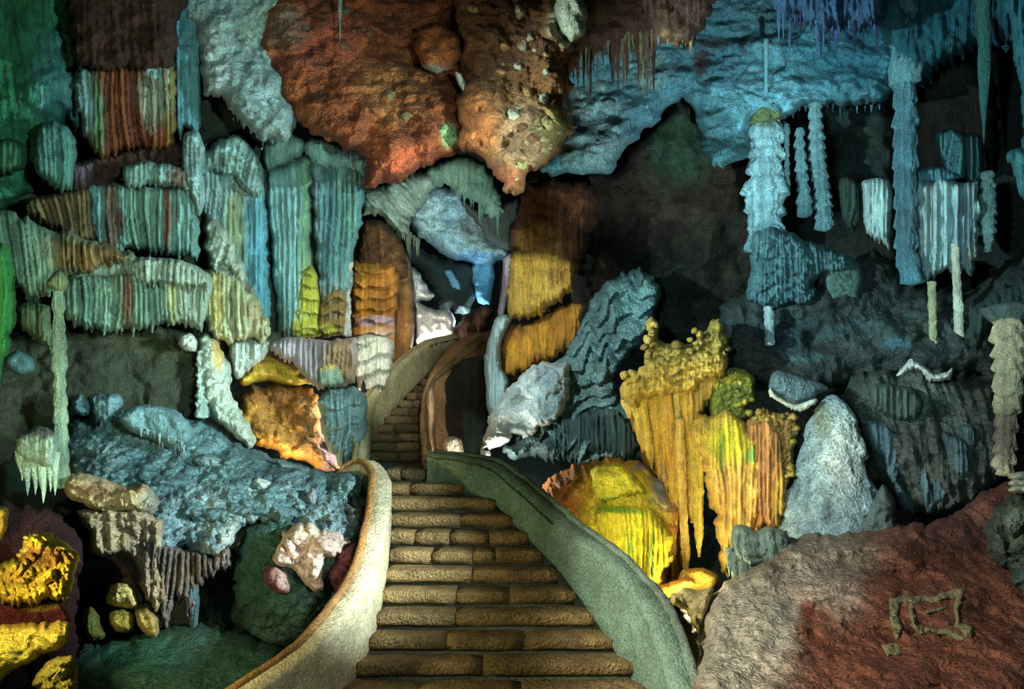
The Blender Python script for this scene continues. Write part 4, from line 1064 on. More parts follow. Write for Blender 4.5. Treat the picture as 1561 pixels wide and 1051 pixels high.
mass('crust', [(1080, 610), (1084, 580), (1100, 566), (1120, 560), (1148, 572), (1150, 600), (1138, 620), (1140, 640), (1110, 650), (1086, 640)], 11.7, .4, (150, 160, 70), dict(lump=(.09, .14), rock=(.25, .12)), [(1110, 578, 22, 12, (220, 200, 80), .7), (1130, 620, 20, 26, (80, 96, 50), .6)], parent=yd, s=2, R=18)
mass('crust', [(1140, 640), (1160, 622), (1180, 628), (1206, 630), (1220, 650), (1214, 690), (1206, 730), (1192, 740), (1170, 700), (1150, 690), (1130, 664)], 11.5, .35, (186, 140, 84), dict(lump=(.08, .12), flute=(.07, .06), rock=(.25, .1)), [(1206, 680, 14, 50, (120, 120, 60), .7), (1166, 640, 20, 14, (200, 180, 80), .6)], parent=yd, s=2, R=18)
mass('foot', [(1040, 870), (1070, 866), (1096, 880), (1086, 900), (1056, 904), (1030, 896)], 10.9, .2, (190, 150, 60), dict(lump=(.2, .06)), parent=yd, s=2.2, R=14)

cluster(yd, 'knob', scatter([(980, 500), (1008, 490), (1020, 520), (1090, 488), (1114, 512), (1104, 566), (1040, 560), (960, 590), (950, 570)], 34, 3), (5, 10), 11.15, [(206, 176, 84), (226, 196, 96), (170, 140, 66)], 5)
cluster(yd, 'knob', scatter([(1086, 580), (1112, 560), (1150, 570), (1152, 604), (1138, 640), (1096, 646)], 26, 4), (5, 9), 11.3, [(196, 190, 70), (226, 206, 84), (130, 130, 56), (110, 120, 50)], 6)
cluster(yd, 'knob', scatter([(1146, 640), (1164, 622), (1210, 630), (1222, 660), (1212, 730), (1190, 730)], 34, 5), (5, 9), 11.05, [(200, 160, 96), (180, 170, 76), (140, 130, 62), (216, 184, 96)], 7)
yo = thing('yellow_dome', 'lemon yellow glowing dome with fringed tiers and rust side, beside the right parapet', 'rock dome', 930, 915, 10.9)
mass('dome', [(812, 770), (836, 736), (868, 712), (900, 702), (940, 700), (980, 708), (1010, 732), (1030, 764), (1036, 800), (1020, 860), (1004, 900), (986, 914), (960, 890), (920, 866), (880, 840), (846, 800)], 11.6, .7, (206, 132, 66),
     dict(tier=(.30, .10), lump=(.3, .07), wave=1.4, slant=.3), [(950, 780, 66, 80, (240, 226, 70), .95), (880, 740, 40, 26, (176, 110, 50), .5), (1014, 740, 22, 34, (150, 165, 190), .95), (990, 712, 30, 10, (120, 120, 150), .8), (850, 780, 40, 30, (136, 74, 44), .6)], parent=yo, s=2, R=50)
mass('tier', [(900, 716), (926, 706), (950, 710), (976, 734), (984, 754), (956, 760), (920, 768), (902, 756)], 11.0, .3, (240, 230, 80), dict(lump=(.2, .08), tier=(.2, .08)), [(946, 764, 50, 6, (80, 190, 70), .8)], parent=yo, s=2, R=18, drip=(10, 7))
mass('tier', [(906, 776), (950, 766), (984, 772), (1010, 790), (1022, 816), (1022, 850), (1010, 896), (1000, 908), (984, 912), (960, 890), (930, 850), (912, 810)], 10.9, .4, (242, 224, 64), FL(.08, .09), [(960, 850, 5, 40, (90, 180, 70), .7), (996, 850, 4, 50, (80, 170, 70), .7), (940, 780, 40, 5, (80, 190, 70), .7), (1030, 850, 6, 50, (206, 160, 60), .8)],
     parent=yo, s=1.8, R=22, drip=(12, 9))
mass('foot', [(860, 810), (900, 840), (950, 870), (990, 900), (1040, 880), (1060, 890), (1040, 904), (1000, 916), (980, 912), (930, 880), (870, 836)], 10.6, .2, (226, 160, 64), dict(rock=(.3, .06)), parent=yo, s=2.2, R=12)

# ------------------------------------------------------------------ lower right
gc = thing('stalactite_cluster', 'small grey green knob of stalactites at the foot of the yellow drapery', 'stalactites', 1150, 918, 9.9)
mass('cap', [(1112, 830), (1118, 806), (1138, 800), (1152, 808), (1176, 804), (1196, 808), (1206, 826), (1204, 850), (1190, 862), (1150, 866), (1120, 856)], 9.9, .4, (124, 150, 142), dict(lump=(.25, .08), flute=(.12, .04)), parent=gc, s=2, R=22)
for a, b, l, w in ((1120, 840, 56, 18), (1132, 846, 72, 20), (1146, 846, 52, 17), (1160, 846, 38, 16), (1174, 844, 44, 17), (1190, 840, 36, 16), (1200, 832, 30, 12), (1112, 836, 44, 12)):
    spike('stalactite', a, b, l, w, 9.7, (130, 156, 146), gc)

cn = thing('stalagmite_cone', 'broad blue grey cone stalagmite with its upper right side painted as lit', 'stalagmite', 1270, 825, 10.6)
column('cone', [(604, 1262, 1276), (614, 1252, 1288), (640, 1236, 1304), (680, 1226, 1314), (720, 1216, 1322), (760, 1204, 1330), (790, 1196, 1344), (812, 1192, 1354), (832, 1190, 1360)], 10.9, (126, 150, 152),
       dict(tier=(.5, .06), lump=(.4, .04), rock=(.3, .05), ridge=(.3, .03), wave=.8), [(1290, 690, 30, 60, (186, 200, 190), .85), (1250, 640, 16, 30, (110, 116, 70), .6), (1220, 740, 20, 80, (90, 120, 132), .6), (1264, 780, 8, 20, (60, 74, 76), .6)], parent=cn, nseg=90, mat='rock', dy=1.8)  # pale right side is lamplight put into the colour
mass('lobe', [(1330, 760), (1346, 740), (1362, 760), (1366, 800), (1350, 824), (1320, 826), (1312, 800)], 10.6, .3, (96, 116, 112), dict(lump=(.3, .08)), parent=cn, s=2.2)
ms = thing('mushroom_shelf', 'flat rock shelf with white crystalline rim, left of the cone top', 'rock shelf', 1210, 620, 10.7)
mass('shelf', [(1170, 590), (1176, 572), (1188, 565), (1210, 570), (1236, 580), (1262, 588), (1262, 594), (1248, 600), (1236, 612), (1216, 618), (1192, 608), (1178, 600)], 10.9, .14, (84, 106, 110), dict(rock=(.3, .06), ridge=(.3, .05)), parent=ms, s=2, mat='rock', crag=.35, rough=1.0)
mass('rim', [(1174, 592), (1190, 606), (1214, 616), (1242, 608), (1246, 612), (1226, 624), (1204, 621), (1184, 610), (1172, 600)], 10.7, .08, (206, 216, 200), dict(lump=(.08, .04)), parent=ms, s=1.8, drip=(6, 4))

dk = thing('draped_bank', 'dark bank of blue grey drapes right of the cone stalagmite', 'rock', 1400, 790, 11.5)
mass('bank', [(1284, 600), (1310, 570), (1400, 560), (1480, 570), (1540, 560), (1560, 620), (1540, 720), (1500, 760), (1440, 790), (1400, 786), (1370, 776), (1350, 740), (1330, 700), (1300, 640)], (12.2, 0, -.3), .7, (72, 80, 72), dict(rock=(.6, .2), flute=(.25, .08), ridge=(.4, .1)),
     [(1370, 610, 50, 26, (90, 108, 92), .8), (1500, 590, 50, 30, (66, 56, 44), .7)], parent=dk, s=2.5, R=50, mat='rock')
for poly, c in (([(1316, 640), (1340, 640), (1364, 656), (1374, 690), (1372, 730), (1384, 756), (1396, 780), (1376, 776), (1360, 740), (1344, 700), (1326, 672)], (96, 126, 134)),
                ([(1398, 712), (1412, 706), (1420, 730), (1432, 760), (1424, 782), (1412, 780), (1402, 750)], (104, 134, 140)),
                ([(1420, 720), (1440, 726), (1450, 750), (1440, 772), (1424, 762), (1416, 740)], (92, 120, 122)),
                ([(1436, 660), (1460, 662), (1480, 680), (1484, 720), (1466, 730), (1446, 716)], (90, 116, 118)),
                ([(1460, 650), (1482, 646), (1494, 664), (1488, 684), (1470, 680)], (84, 108, 106)),
                ([(1328, 590), (1350, 584), (1390, 590), (1408, 610), (1400, 636), (1376, 642), (1350, 634), (1330, 620)], (92, 110, 96))):
    mass('drape', poly, 11.4, .35, c, FL(.09, .09, rock=(.3, .08)), parent=dk, s=2.2, R=16, drip=(8, 8))
mass('white_crystal', [(1366, 572), (1378, 558), (1388, 546), (1400, 552), (1414, 560), (1426, 570), (1444, 566), (1452, 560), (1450, 576), (1430, 582), (1416, 580), (1404, 564), (1390, 562), (1378, 572)], 11.0, .15, (216, 226, 218), dict(lump=(.1, .06)), s=1.8, drip=(6, 6),
     label='jagged white crystalline edge lying below the two thin poles', cat='rock', kind='thing')

fr_ = thing('floor_rock', 'large grey and rust floor rock filling the lower right', 'rock', 1250, 1051, 7)
mass('slab', [(1062, 1120), (1066, 1000), (1080, 930), (1104, 890), (1160, 860), (1200, 820), (1300, 812), (1380, 800), (1440, 790), (1520, 740), (1680, 720), (1760, 900), (1760, 1150), (1400, 1180)], (8.7, 0, -1.2), .5, (112, 72, 54),
     dict(rock=(1.0, .22), ridge=(.5, .05), lump=(.35, .04)),
     [(1130, 960, 80, 110, (176, 172, 150), .9), (1220, 850, 110, 50, (130, 130, 116), .8), (1250, 900, 60, 60, (164, 154, 138), .7), (1190, 950, 30, 40, (150, 156, 140), .5), (1245, 960, 28, 34, (120, 66, 40), .8), (1228, 935, 14, 14, (110, 40, 30), .8), (1290, 1000, 50, 50, (100, 60, 44), .6), (1460, 800, 110, 60, (66, 40, 40), .6), (1380, 1020, 120, 50, (112, 66, 48), .6), (1100, 1010, 30, 60, (130, 130, 112), .6)],
     parent=fr_, s=2.5, R=36, mat='rock', var=.2)
FLOOR_FACE = lie_on(0.03)
mass('edge', [(976, 900), (996, 908), (1006, 940), (1016, 1000), (1030, 1040), (1024, 1060), (1008, 1010), (992, 960), (982, 930)], 8.5, .2, (176, 150, 116), dict(rock=(.3, .06), lump=(.2, .04)), parent=fr_, s=2, R=10)
mass('snout', [(1022, 906), (1044, 896), (1070, 900), (1090, 900), (1084, 930), (1076, 956), (1064, 968), (1054, 940), (1040, 930), (1026, 924)], 9.0, .3, (206, 190, 132), dict(lump=(.2, .08)), parent=fr_, s=2, R=16)
mass('gully_rock', [(996, 920), (1030, 915), (1056, 950), (1068, 1000), (1064, 1070), (1034, 1070), (1020, 1010), (1004, 960)], 9.4, .3, (66, 60, 34), dict(lump=(.25, .08)), [(1046, 990, 14, 24, (120, 120, 54), .7)], s=2.2, label='dark olive rocks in the gully right of the parapet', cat='rock', kind='thing')

# thin white mineral outline on the brown floor
mo = thing('mineral_crust', 'raised pale crust tracing an angular outline on the brown floor', 'mineral crust', 1420, 975, 8)
for poly in ([(1362, 912), (1390, 906), (1420, 908), (1440, 902), (1466, 896), (1472, 906), (1450, 914), (1420, 918), (1390, 920), (1364, 922)],
             [(1456, 902), (1470, 904), (1464, 930), (1466, 950), (1484, 956), (1482, 974), (1470, 972), (1464, 962), (1454, 955)],
             [(1410, 956), (1440, 960), (1474, 968), (1470, 978), (1436, 972), (1412, 966)],
             [(1382, 918), (1394, 920), (1398, 950), (1412, 964), (1404, 974), (1388, 956)],
             [(1356, 912), (1374, 916), (1372, 940), (1378, 956), (1366, 976), (1356, 960)],
             [(1410, 930), (1440, 924), (1442, 932), (1412, 937)],
             [(1344, 985), (1370, 980), (1376, 996), (1352, 1002)]):
    mass('crust', poly, FLOOR_FACE, .05, (150, 146, 108), dict(lump=(.09, .05)), parent=mo, s=1.6, rough=4.0, crag=.3)

# right edge
re = thing('edge_rock', 'large dark rounded rock at the right edge with white banded knob on top', 'rock', 1540, 930, 9)
mass('body', [(1500, 800), (1520, 770), (1550, 756), (1620, 750), (1640, 900), (1620, 960), (1560, 920), (1530, 870), (1506, 840)], 9.2, .5, (72, 84, 76), dict(lump=(.3, .12), rock=(.4, .1)), [(1548, 800, 14, 26, (120, 136, 120), .6), (1556, 890, 20, 30, (60, 96, 96), .6)], parent=re, s=2.2, R=34, mat='rock')
for k in range(3):
    mass('band', [(1536, 728 + k * 10), (1550, 720 + k * 10), (1600, 720 + k * 10), (1600, 730 + k * 10), (1550, 733 + k * 10)], 8.9, .15, (226, 232, 214), dict(lump=(.12, .03)), parent=re, s=1.8)
rc = thing('banded_column', 'cream banded column standing near the right edge', 'rock column', 1538, 710, 10.2)
column('shaft', [(488, 1520, 1556), (496, 1518, 1560), (530, 1519, 1563), (560, 1518, 1562), (576, 1520, 1560), (600, 1519, 1559), (640, 1520, 1550), (700, 1518, 1546), (724, 1520, 1542)], 10.2, (190, 184, 150), dict(tier=(.2, .07), flute=(.06, .02), wave=.7, slant=.3),
       [(1536, 660, 40, 46, (96, 84, 76), .85)], parent=rc)
column('collar', [(470, 1500, 1580), (480, 1506, 1574), (490, 1516, 1564)], 10.3, (90, 110, 104), dict(flute=(.06, .03)), parent=rc)
mass('rock_mass', [(1480, 470), (1520, 440), (1580, 420), (1640, 400), (1640, 700), (1570, 720), (1562, 500), (1520, 484), (1490, 530), (1470, 520)], 11.2, .5, (56, 76, 70), dict(flute=(.12, .12), ridge=(.5, .12)), s=3, R=34, drip=(14, 9), label='dark drapes around the cream banded column', cat='rock', kind='thing')

# ------------------------------------------------------------------ upper right gallery
ld = thing('gallery_ledge', 'dark rock gallery carrying the upper right columns', 'rock', 1300, 590, 13)
mass('bank', [(1100, 470), (1150, 440), (1240, 440), (1330, 380), (1400, 430), (1480, 440), (1540, 400), (1640, 340), (1640, 560), (1540, 580), (1440, 570), (1340, 580), (1250, 590), (1160, 590), (1110, 560)], (13.6, 0, -.4), .8, (52, 62, 58), dict(rock=(.8, .3), lump=(.3, .08), ridge=(.5, .1)),
     [(1370, 524, 20, 10, (70, 110, 120), .8), (1230, 545, 26, 8, (80, 120, 116), .7), (1300, 500, 60, 20, (60, 84, 84), .5), (1200, 510, 40, 30, (40, 66, 70), .7), (1440, 500, 40, 20, (66, 80, 72), .6)], parent=ld, s=2.8, R=50, mat='rock')
for (x, y, rx, ry, c) in ((1368, 524, 24, 9, (80, 120, 130)), (1228, 546, 20, 6, (100, 136, 130)), (1180, 544, 10, 5, (90, 130, 126)), (1290, 560, 12, 6, (80, 96, 90)), (1260, 556, 8, 5, (100, 130, 126)), (1400, 480, 26, 9, (66, 86, 84)), (1330, 480, 24, 9, (54, 76, 76)), (1462, 494, 20, 10, (70, 92, 86))):
    mass('stone', [(x - rx, y), (x - rx * .5, y - ry), (x + rx * .6, y - ry * .9), (x + rx, y), (x + rx * .5, y + ry), (x - rx * .6, y + ry)], 12.7, .2, c, dict(rock=(.2, .05)), parent=ld, s=2.2)  # paler bodies added as lit patches on the dark ledge
GRC = 'columns standing on the upper right gallery'
tc = thing('tiered_column', 'thick pale blue column of stacked swollen rings on a broad tiered base', 'rock column', 1165, 460, 12.9, GRC)
column('shaft', [(176, 1160, 1176), (186, 1146, 1184), (196, 1141, 1189), (222, 1140, 1190), (228, 1146, 1186), (236, 1141, 1190), (262, 1140, 1192), (268, 1146, 1188), (276, 1136, 1198), (306, 1134, 1196), (312, 1140, 1190), (320, 1138, 1192), (336, 1140, 1192), (344, 1144, 1190), (352, 1140, 1196), (380, 1140, 1210)],
       13.0, (138, 184, 190), dict(flute=(.05, .035), tier=(.30, .10), wave=.3), [(1165, 184, 26, 8, (80, 96, 64), .7)], parent=tc, nseg=60, alt=[(0, .3, (110, 156, 165), .7)])
mass('base', [(1140, 372), (1150, 352), (1176, 344), (1200, 350), (1222, 366), (1256, 374), (1288, 388), (1290, 412), (1256, 416), (1240, 424), (1244, 450), (1234, 464), (1190, 468), (1146, 462), (1136, 440), (1146, 410)], 12.9, .5, (100, 144, 150), dict(tier=(.24, .16), flute=(.07, .07), lump=(.2, .08), wave=1.0), parent=tc, s=1.8, R=22, drip=(9, 7))
mass('lobe', [(1256, 420), (1264, 396), (1290, 390), (1312, 402), (1320, 430), (1312, 456), (1280, 460), (1262, 462)], 12.9, .4, (88, 118, 110), dict(tier=(.14, .06), lump=(.15, .05)), [(1266, 440, 5, 26, (140, 170, 170), .7)], parent=tc, s=2, R=20)
mass('crust', [(1140, 190), (1150, 168), (1168, 150), (1180, 146), (1194, 166), (1192, 184), (1170, 192)], 13.1, .3, (96, 116, 76), dict(lump=(.14, .1)), parent=tc, s=2)
column('stem', [(60, 1164, 1172), (110, 1165, 1171), (160, 1164, 1172)], 12.9, (96, 150, 160), dict(flute=(.03, .005)), parent=tc, nseg=14)
c2 = thing('slender_column', 'slim pale blue ringed column, second from the thick tiered column', 'rock column', 1250, 355, 13.2, GRC)
column('shaft', [(136, 1234, 1250), (150, 1232, 1252), (200, 1234, 1254), (240, 1234, 1258), (280, 1240, 1264), (300, 1242, 1266), (350, 1244, 1270)], 13.2, (116, 160, 166), dict(tier=(.16, .05), flute=(.04, .01), wave=.3), parent=c2)
c3 = thing('slender_column', 'shorter slim blue column between the thick tiered column and the slim one', 'rock column', 1224, 330, 13.1, GRC)
column('shaft', [(196, 1214, 1224), (220, 1212, 1226), (256, 1214, 1230), (290, 1216, 1234), (320, 1214, 1238), (330, 1218, 1236)], 13.1, (96, 140, 146), dict(tier=(.18, .05), flute=(.04, .01), wave=.3), parent=c3)
c4 = thing('slender_column', 'very thin blue stem just right of the thick tiered column', 'rock column', 1200, 290, 13.1, GRC)
column('shaft', [(190, 1194, 1204), (240, 1196, 1203), (296, 1195, 1205)], 13.1, (110, 156, 165), dict(tier=(.16, .02), flute=(.03, .005)), parent=c4, nseg=20)
c5 = thing('tall_column', 'tall slim blue column reaching from the ceiling to the gallery, right of centre', 'rock column', 1385, 430, 12.4, GRC)
column('shaft', [(-30, 1362, 1396), (60, 1358, 1394), (100, 1360, 1400), (130, 1362, 1394), (180, 1364, 1394), (200, 1362, 1396), (280, 1364, 1395), (300, 1366, 1396), (380, 1366, 1396), (410, 1370, 1402), (432, 1376, 1406)], 12.4, (92, 140, 152),
       dict(tier=(.30, .045), flute=(.05, .02), wave=.3), [(1380, 340, 20, 50, (84, 104, 116), .6)], parent=c5, nseg=50)
column('collar', [(96, 1358, 1402), (106, 1354, 1404), (128, 1358, 1400)], 12.4, (110, 160, 165), dict(flute=(.05, .03)), parent=c5)
curtain('bright white fluted drape between the slim columns and the tall column', [
    ('curtain', [(1312, 280), (1330, 272), (1358, 276), (1360, 320), (1356, 380), (1344, 368), (1322, 354), (1314, 320)], 13.0, .3, (200, 234, 230), FL(.08, .08), dict(s=1.8, R=14, drip=(10, 7)))], group='bright drapes of the upper right gallery')
gd = thing('flowstone_curtain', 'large bright white fluted drape right of the tall column', 'rock curtain', 1440, 425, 12.8, 'bright drapes of the upper right gallery')
mass('curtain', [(1396, 282), (1420, 276), (1440, 272), (1466, 278), (1492, 276), (1496, 320), (1490, 400), (1480, 420), (1468, 410), (1440, 412), (1424, 420), (1412, 428), (1402, 400), (1396, 360)], 12.9, .35, (196, 232, 232), FL(.11, .11),
     [(1474, 340, 16, 60, (116, 150, 165), .7), (1412, 340, 16, 60, (210, 230, 224), .7), (1486, 400, 6, 30, (224, 220, 170), .7)], parent=gd, s=1.8, R=18, drip=(14, 9))
mass('upper_drape', [(1424, 204), (1450, 196), (1468, 200), (1472, 230), (1470, 272), (1440, 268), (1432, 240)], 13.1, .3, (84, 136, 142), FL(.08, .06), parent=gd, s=2, R=16)
mass('upper_drape', [(1396, 262), (1420, 252), (1440, 256), (1464, 268), (1440, 280), (1400, 280)], 12.9, .25, (96, 150, 160), FL(.08, .05), parent=gd, s=2, R=12)
mass('upper_drape', [(1468, 208), (1496, 210), (1498, 272), (1472, 274)], 13.3, .25, (64, 104, 108), FL(.08, .08), parent=gd, s=2, R=12, drip=(8, 8))
c6 = thing('slender_column', 'small ringed blue column right of the large bright drape', 'rock column', 1505, 385, 12.6, GRC)
column('shaft', [(262, 1498, 1514), (280, 1496, 1516), (310, 1494, 1518), (340, 1496, 1516), (370, 1500, 1514), (384, 1502, 1510)], 12.6, (104, 142, 138), dict(tier=(.14, .05), lump=(.1, .02)), parent=c6)
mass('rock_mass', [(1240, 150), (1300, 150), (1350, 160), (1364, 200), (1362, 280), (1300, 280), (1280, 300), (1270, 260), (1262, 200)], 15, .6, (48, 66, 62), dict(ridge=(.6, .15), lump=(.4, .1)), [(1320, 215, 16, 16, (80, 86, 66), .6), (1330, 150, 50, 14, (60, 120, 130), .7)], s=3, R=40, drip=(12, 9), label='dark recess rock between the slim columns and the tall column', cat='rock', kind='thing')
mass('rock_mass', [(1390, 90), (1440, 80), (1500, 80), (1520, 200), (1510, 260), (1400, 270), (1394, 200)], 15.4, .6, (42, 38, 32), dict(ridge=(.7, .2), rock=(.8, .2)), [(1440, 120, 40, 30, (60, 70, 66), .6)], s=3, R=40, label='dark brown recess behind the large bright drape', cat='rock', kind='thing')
mass('dark_drape', [(1278, 276), (1300, 270), (1312, 290), (1310, 340), (1296, 350), (1284, 330)], 13.2, .25, (66, 90, 80), FL(.07, .09), s=2, drip=(10, 8), label='dim green folded drape left of the bright white drape', cat='rock curtain', kind='thing')
for i, (rows, lab, c) in enumerate((([(430, 1414, 1427), (480, 1416, 1427), (530, 1417, 1429), (546, 1417, 1430)], 'thin pale pole of rock under the large bright drape, the shorter of two', (176, 182, 140)),
                                    ([(372, 1450, 1462), (420, 1452, 1464), (470, 1454, 1468), (546, 1456, 1470)], 'thin pale pole of rock under the large bright drape, the taller of two', (200, 208, 184)))):
    r_ = thing('pole_column', lab, 'rock column', rows[-1][1] + 6, rows[-1][0], 12.3, 'thin poles under the bright drape')
    column('shaft', rows, 12.3, c, dict(tier=(.2, .012), lump=(.1, .008)), parent=r_, nseg=24)
c8 = thing('short_column', 'short white stub column in the dark left of the gallery', 'rock column', 1172, 525, 12.2, GRC)
column('shaft', [(468, 1165, 1177), (476, 1164, 1180), (500, 1166, 1180), (526, 1166, 1181)], 12.2, (180, 206, 206), dict(tier=(.12, .02), flute=(.04, .005)), parent=c8, nseg=24)

# ================================================================== LOWER LEFT
bk = thing('rock_slope', 'broad blue grey rock slope with terraces filling the left middle ground', 'rock', 330, 830, 10.6)
mass('upper_bank', [(96, 680), (110, 640), (160, 620), (250, 630), (310, 640), (350, 664), (392, 690), (440, 704), (500, 716), (548, 716), (556, 760), (500, 800), (400, 800), (300, 800), (200, 760), (120, 740)], (11.6, 0, -1.2), .7, (92, 124, 126),
     dict(rock=(.8, .3), ridge=(.5, .16), lump=(.24, .12)), [(200, 670, 80, 30, (96, 130, 134), .6), (430, 730, 60, 20, (70, 90, 92), .6), (140, 700, 40, 20, (120, 140, 132), .5)], parent=bk, s=2.2, R=50, mat='rock')
mass('lower_bank', [(208, 760), (250, 728), (320, 712), (400, 724), (470, 730), (540, 740), (584, 760), (590, 820), (560, 850), (480, 840), (410, 800), (376, 800), (352, 840), (330, 856), (280, 840), (240, 850), (214, 810)], (10.8, 0, -1.0), .7, (110, 138, 142),
     dict(rock=(.7, .25), ridge=(.5, .18), lump=(.18, .08), flute=(.16, .05)), [(340, 790, 60, 40, (150, 176, 176), .7), (356, 830, 14, 22, (206, 216, 206), .8), (560, 770, 40, 50, (46, 50, 46), .8), (230, 790, 26, 40, (80, 100, 106), .6), (400, 742, 40, 10, (176, 196, 190), .6)], parent=bk, s=2.2, R=40, mat='rock', drip=(10, 9))
mass('knob', [(110, 612), (122, 600), (136, 608), (138, 630), (124, 636), (112, 630)], 11.0, .25, (104, 142, 148), dict(lump=(.12, .06)), parent=bk, s=2)
mass('knob', [(138, 604), (156, 598), (180, 600), (188, 616), (172, 634), (156, 646), (142, 636)], 10.9, .3, (108, 146, 154), dict(lump=(.16, .09), flute=(.08, .05)), parent=bk, s=2, drip=(8, 8))
mass('fringed_lobe', [(182, 640), (196, 624), (226, 618), (262, 624), (290, 644), (294, 672), (276, 684), (246, 676), (214, 664), (190, 654)], 10.8, .35, (116, 156, 160), dict(lump=(.3, .06), rock=(.3, .05)), parent=bk, s=2, R=24)
fringe(bk, [(204, 652), (284, 680)], 16, (5, 16), (4, 7), 10.5, (130, 160, 156), 31, name='drip')
mass('knob', [(420, 700), (436, 704), (470, 716), (464, 726), (430, 720)], 11.0, .15, (110, 136, 136), dict(lump=(.1, .05)), parent=bk, s=2)
mass('knob', [(386, 734), (396, 728), (430, 742), (428, 750), (398, 750)], 10.3, .12, (206, 220, 210), dict(lump=(.1, .05)), parent=bk, s=2)
mass('stalagmite', [(470, 800), (472, 770), (468, 756), (476, 744), (484, 752), (484, 776), (488, 800)], 10.1, .12, (150, 160, 166), dict(lump=(.1, .04)), parent=bk, s=1.8)
mass('knob', [(294, 700), (312, 692), (340, 700), (352, 712), (330, 716), (304, 712)], 10.8, .2, (130, 160, 162), dict(lump=(.12, .06)), parent=bk, s=2, drip=(6, 6))

oh = thing('draped_overhang', 'tan rock overhang with a hanging fringe of folds, lower left', 'rock', 220, 950, 9.8)
mass('shelf', [(96, 742), (110, 722), (150, 726), (190, 740), (222, 740), (240, 760), (236, 784), (210, 786), (190, 784), (160, 788), (128, 770), (108, 762)], 9.8, .35, (196, 176, 132), dict(ridge=(.3, .12), lump=(.16, .10), tier=(.25, .12)), [(150, 744, 40, 9, (96, 70, 56), .6), (224, 770, 18, 18, (120, 150, 150), .6)], parent=oh, s=2, R=18, mat='crumb')
mass('wall', [(120, 776), (160, 770), (220, 776), (246, 796), (252, 850), (256, 920), (236, 944), (214, 904), (204, 868), (184, 850), (158, 848), (134, 838), (126, 806)], 9.9, .4, (200, 180, 142), dict(flute=(.16, .06), ridge=(.35, .12), lump=(.2, .08)), [(216, 850, 18, 50, (176, 160, 156), .6)], parent=oh, s=2, R=20, mat='crumb')
mass('curtain', [(212, 820), (250, 830), (290, 836), (330, 840), (352, 826), (350, 856), (320, 880), (300, 900), (290, 940), (272, 910), (258, 950), (246, 946), (236, 920), (222, 880)], 9.8, .35, (136, 128, 122), FL(.09, .12, lean=-.1), [(240, 880, 14, 50, (166, 150, 150), .6), (292, 870, 30, 40, (112, 96, 74), .6)], parent=oh, s=1.8, R=18, drip=(16, 9))
mass('fold', [(282, 880), (300, 876), (304, 920), (296, 984), (290, 960), (284, 920)], 9.7, .15, (92, 124, 130), FL(.06, .05), parent=oh, s=1.8)
for k, (poly, c, lab) in enumerate((([(162, 910), (170, 892), (190, 888), (206, 900), (212, 926), (190, 928), (166, 922)], (206, 190, 116), 'domed tan stone in the small niche at lower left'),
                                    ([(168, 934), (186, 928), (206, 938), (204, 962), (180, 966), (168, 952)], (150, 144, 66), 'olive stone low in the small niche at lower left'),
                                    ([(206, 930), (226, 926), (242, 944), (240, 972), (220, 966), (208, 952)], (170, 150, 90), 'narrow ochre stone right in the small niche at lower left'),
                                    ([(124, 940), (138, 924), (152, 940), (160, 970), (140, 980), (126, 964)], (100, 108, 50), 'dim olive stone left of the niche at lower left'))):
    mass('niche_stone', poly, 9.5 - .05 * k, .3, c, dict(rock=(.25, .06), tier=(.3, .03)), s=2, mat='rock', label=lab, cat='stone', group='stones in the lower left niche')
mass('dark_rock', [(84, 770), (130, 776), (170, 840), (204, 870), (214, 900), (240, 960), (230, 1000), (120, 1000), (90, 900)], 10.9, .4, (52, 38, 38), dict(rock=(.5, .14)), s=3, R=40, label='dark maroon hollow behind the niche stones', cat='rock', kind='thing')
mass('pool_bank', [(110, 1000), (160, 980), (240, 960), (300, 950), (360, 960), (400, 980), (460, 1000), (500, 1010), (440, 1060), (300, 1160), (60, 1160)], (8.4, 0, -1.3), .35, (42, 76, 62), dict(rock=(.8, .15), ridge=(.5, .05)), [(210, 1000, 60, 30, (40, 100, 76), .7)], s=3, R=40, mat='rock', label='dark green floor bank at the foot of the left rocks', cat='rock', kind='thing')

# glowing yellow rocks in the bottom left corner
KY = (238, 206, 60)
kr = thing('yellow_rocks', 'bright yellow lit ledges stacked in the lower left corner', 'rock', 50, 1051, 7.6)
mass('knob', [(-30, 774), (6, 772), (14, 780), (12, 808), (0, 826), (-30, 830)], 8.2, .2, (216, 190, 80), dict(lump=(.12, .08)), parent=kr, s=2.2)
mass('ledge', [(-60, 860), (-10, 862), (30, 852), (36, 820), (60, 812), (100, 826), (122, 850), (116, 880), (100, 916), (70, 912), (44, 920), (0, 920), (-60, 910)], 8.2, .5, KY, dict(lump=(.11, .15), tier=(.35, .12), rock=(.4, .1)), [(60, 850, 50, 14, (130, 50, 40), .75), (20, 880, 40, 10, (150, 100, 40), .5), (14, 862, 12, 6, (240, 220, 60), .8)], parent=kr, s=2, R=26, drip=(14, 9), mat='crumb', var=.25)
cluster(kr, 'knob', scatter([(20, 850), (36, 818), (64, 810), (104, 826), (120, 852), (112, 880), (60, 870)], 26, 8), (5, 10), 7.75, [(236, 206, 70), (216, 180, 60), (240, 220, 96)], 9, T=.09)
mass('shadow_rock', [(-60, 900), (20, 910), (90, 912), (108, 940), (100, 972), (40, 980), (-60, 980)], 8.6, .3, (96, 34, 34), dict(lump=(.2, .1)), [(60, 930, 30, 6, (200, 180, 60), .6)], parent=kr, s=2.2, R=18, mat='crumb')  # maroon base puts the shadow among the ledges into the colour
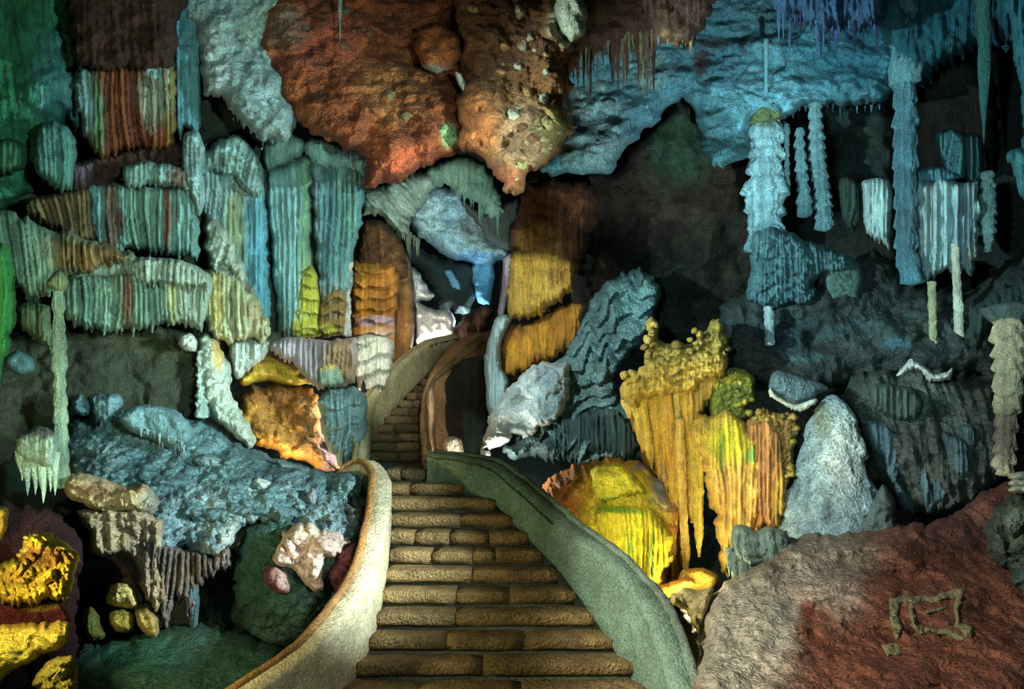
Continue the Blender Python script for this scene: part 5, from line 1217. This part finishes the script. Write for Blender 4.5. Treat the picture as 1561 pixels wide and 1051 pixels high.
mass('slab', [(-80, 966), (-20, 954), (40, 950), (90, 948), (108, 956), (104, 976), (70, 1000), (20, 1020), (-20, 1046), (-80, 1060)], 7.9, .4, (240, 214, 84), dict(ridge=(.3, .05), rock=(.4, .08), lump=(.2, .05)), [(60, 1000, 60, 14, (160, 170, 60), .5), (20, 950, 60, 8, (150, 80, 40), .5)], parent=kr, s=2, R=24, mat='crumb')
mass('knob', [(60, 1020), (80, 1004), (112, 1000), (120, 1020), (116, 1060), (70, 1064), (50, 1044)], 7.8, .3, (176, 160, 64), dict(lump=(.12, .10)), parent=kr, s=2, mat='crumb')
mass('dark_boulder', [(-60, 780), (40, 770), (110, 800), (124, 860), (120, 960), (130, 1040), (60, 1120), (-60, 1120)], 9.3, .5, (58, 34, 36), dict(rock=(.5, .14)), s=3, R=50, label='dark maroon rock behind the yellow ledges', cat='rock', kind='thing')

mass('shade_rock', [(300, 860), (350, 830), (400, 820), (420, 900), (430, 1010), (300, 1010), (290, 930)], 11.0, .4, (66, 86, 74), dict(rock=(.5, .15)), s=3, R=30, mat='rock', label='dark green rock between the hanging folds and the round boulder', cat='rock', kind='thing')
# the rounded dark green boulder with the pink rock on it
gb = mass('round_boulder', [(352, 880), (360, 840), (384, 806), (420, 790), (470, 800), (530, 820), (572, 850), (566, 900), (540, 940), (500, 970), (460, 990), (420, 1000), (394, 992), (370, 950)], 10.3, .8, (62, 96, 84), dict(rock=(.5, .1), lump=(.3, .05)),
          [(400, 870, 34, 60, (44, 84, 66), .6), (480, 950, 50, 30, (80, 112, 104), .5)], s=2.2, R=60, mat='rock', label='big rounded dark green boulder behind the left parapet', cat='boulder')
pk = thing('pink_rock', 'pink and white lumpy rock with maroon sides lying on the green boulder', 'rock', 480, 912, 9.6)
mass('body', [(414, 850), (426, 818), (446, 802), (470, 794), (490, 806), (516, 808), (530, 826), (522, 846), (502, 856), (498, 880), (494, 902), (478, 908), (462, 894), (450, 880), (440, 870), (424, 866)], 9.6, .5, (240, 214, 196), dict(lump=(.3, .14), rock=(.3, .08)),
     [(478, 806, 26, 14, (226, 222, 180), .7), (500, 826, 16, 7, (90, 60, 60), .5)], parent=pk, s=2, R=26, mat='crumb')
mass('side', [(400, 870), (408, 856), (424, 860), (444, 876), (448, 904), (436, 912), (418, 908), (402, 890)], 9.6, .35, (126, 76, 80), dict(lump=(.16, .08)), [(430, 880, 12, 20, (220, 196, 180), .8)], parent=pk, s=2, mat='crumb')
mass('side', [(500, 866), (516, 838), (540, 824), (552, 836), (566, 836), (564, 870), (550, 904), (526, 914), (506, 900), (500, 880)], 9.5, .4, (112, 62, 66), dict(lump=(.2, .07), ridge=(.3, .06)), parent=pk, s=2, mat='crumb')
mass('white_stone', [(514, 918), (534, 916), (540, 922), (526, 936), (516, 930)], 9.3, .12, (230, 230, 222), dict(rock=(.2, .04)), s=1.8, label='small white stone below the maroon side of the pink rock', cat='stone')

print('TRIS', sum(len(o.data.polygons) * 2 for o in bpy.data.objects if o.type == 'MESH'))
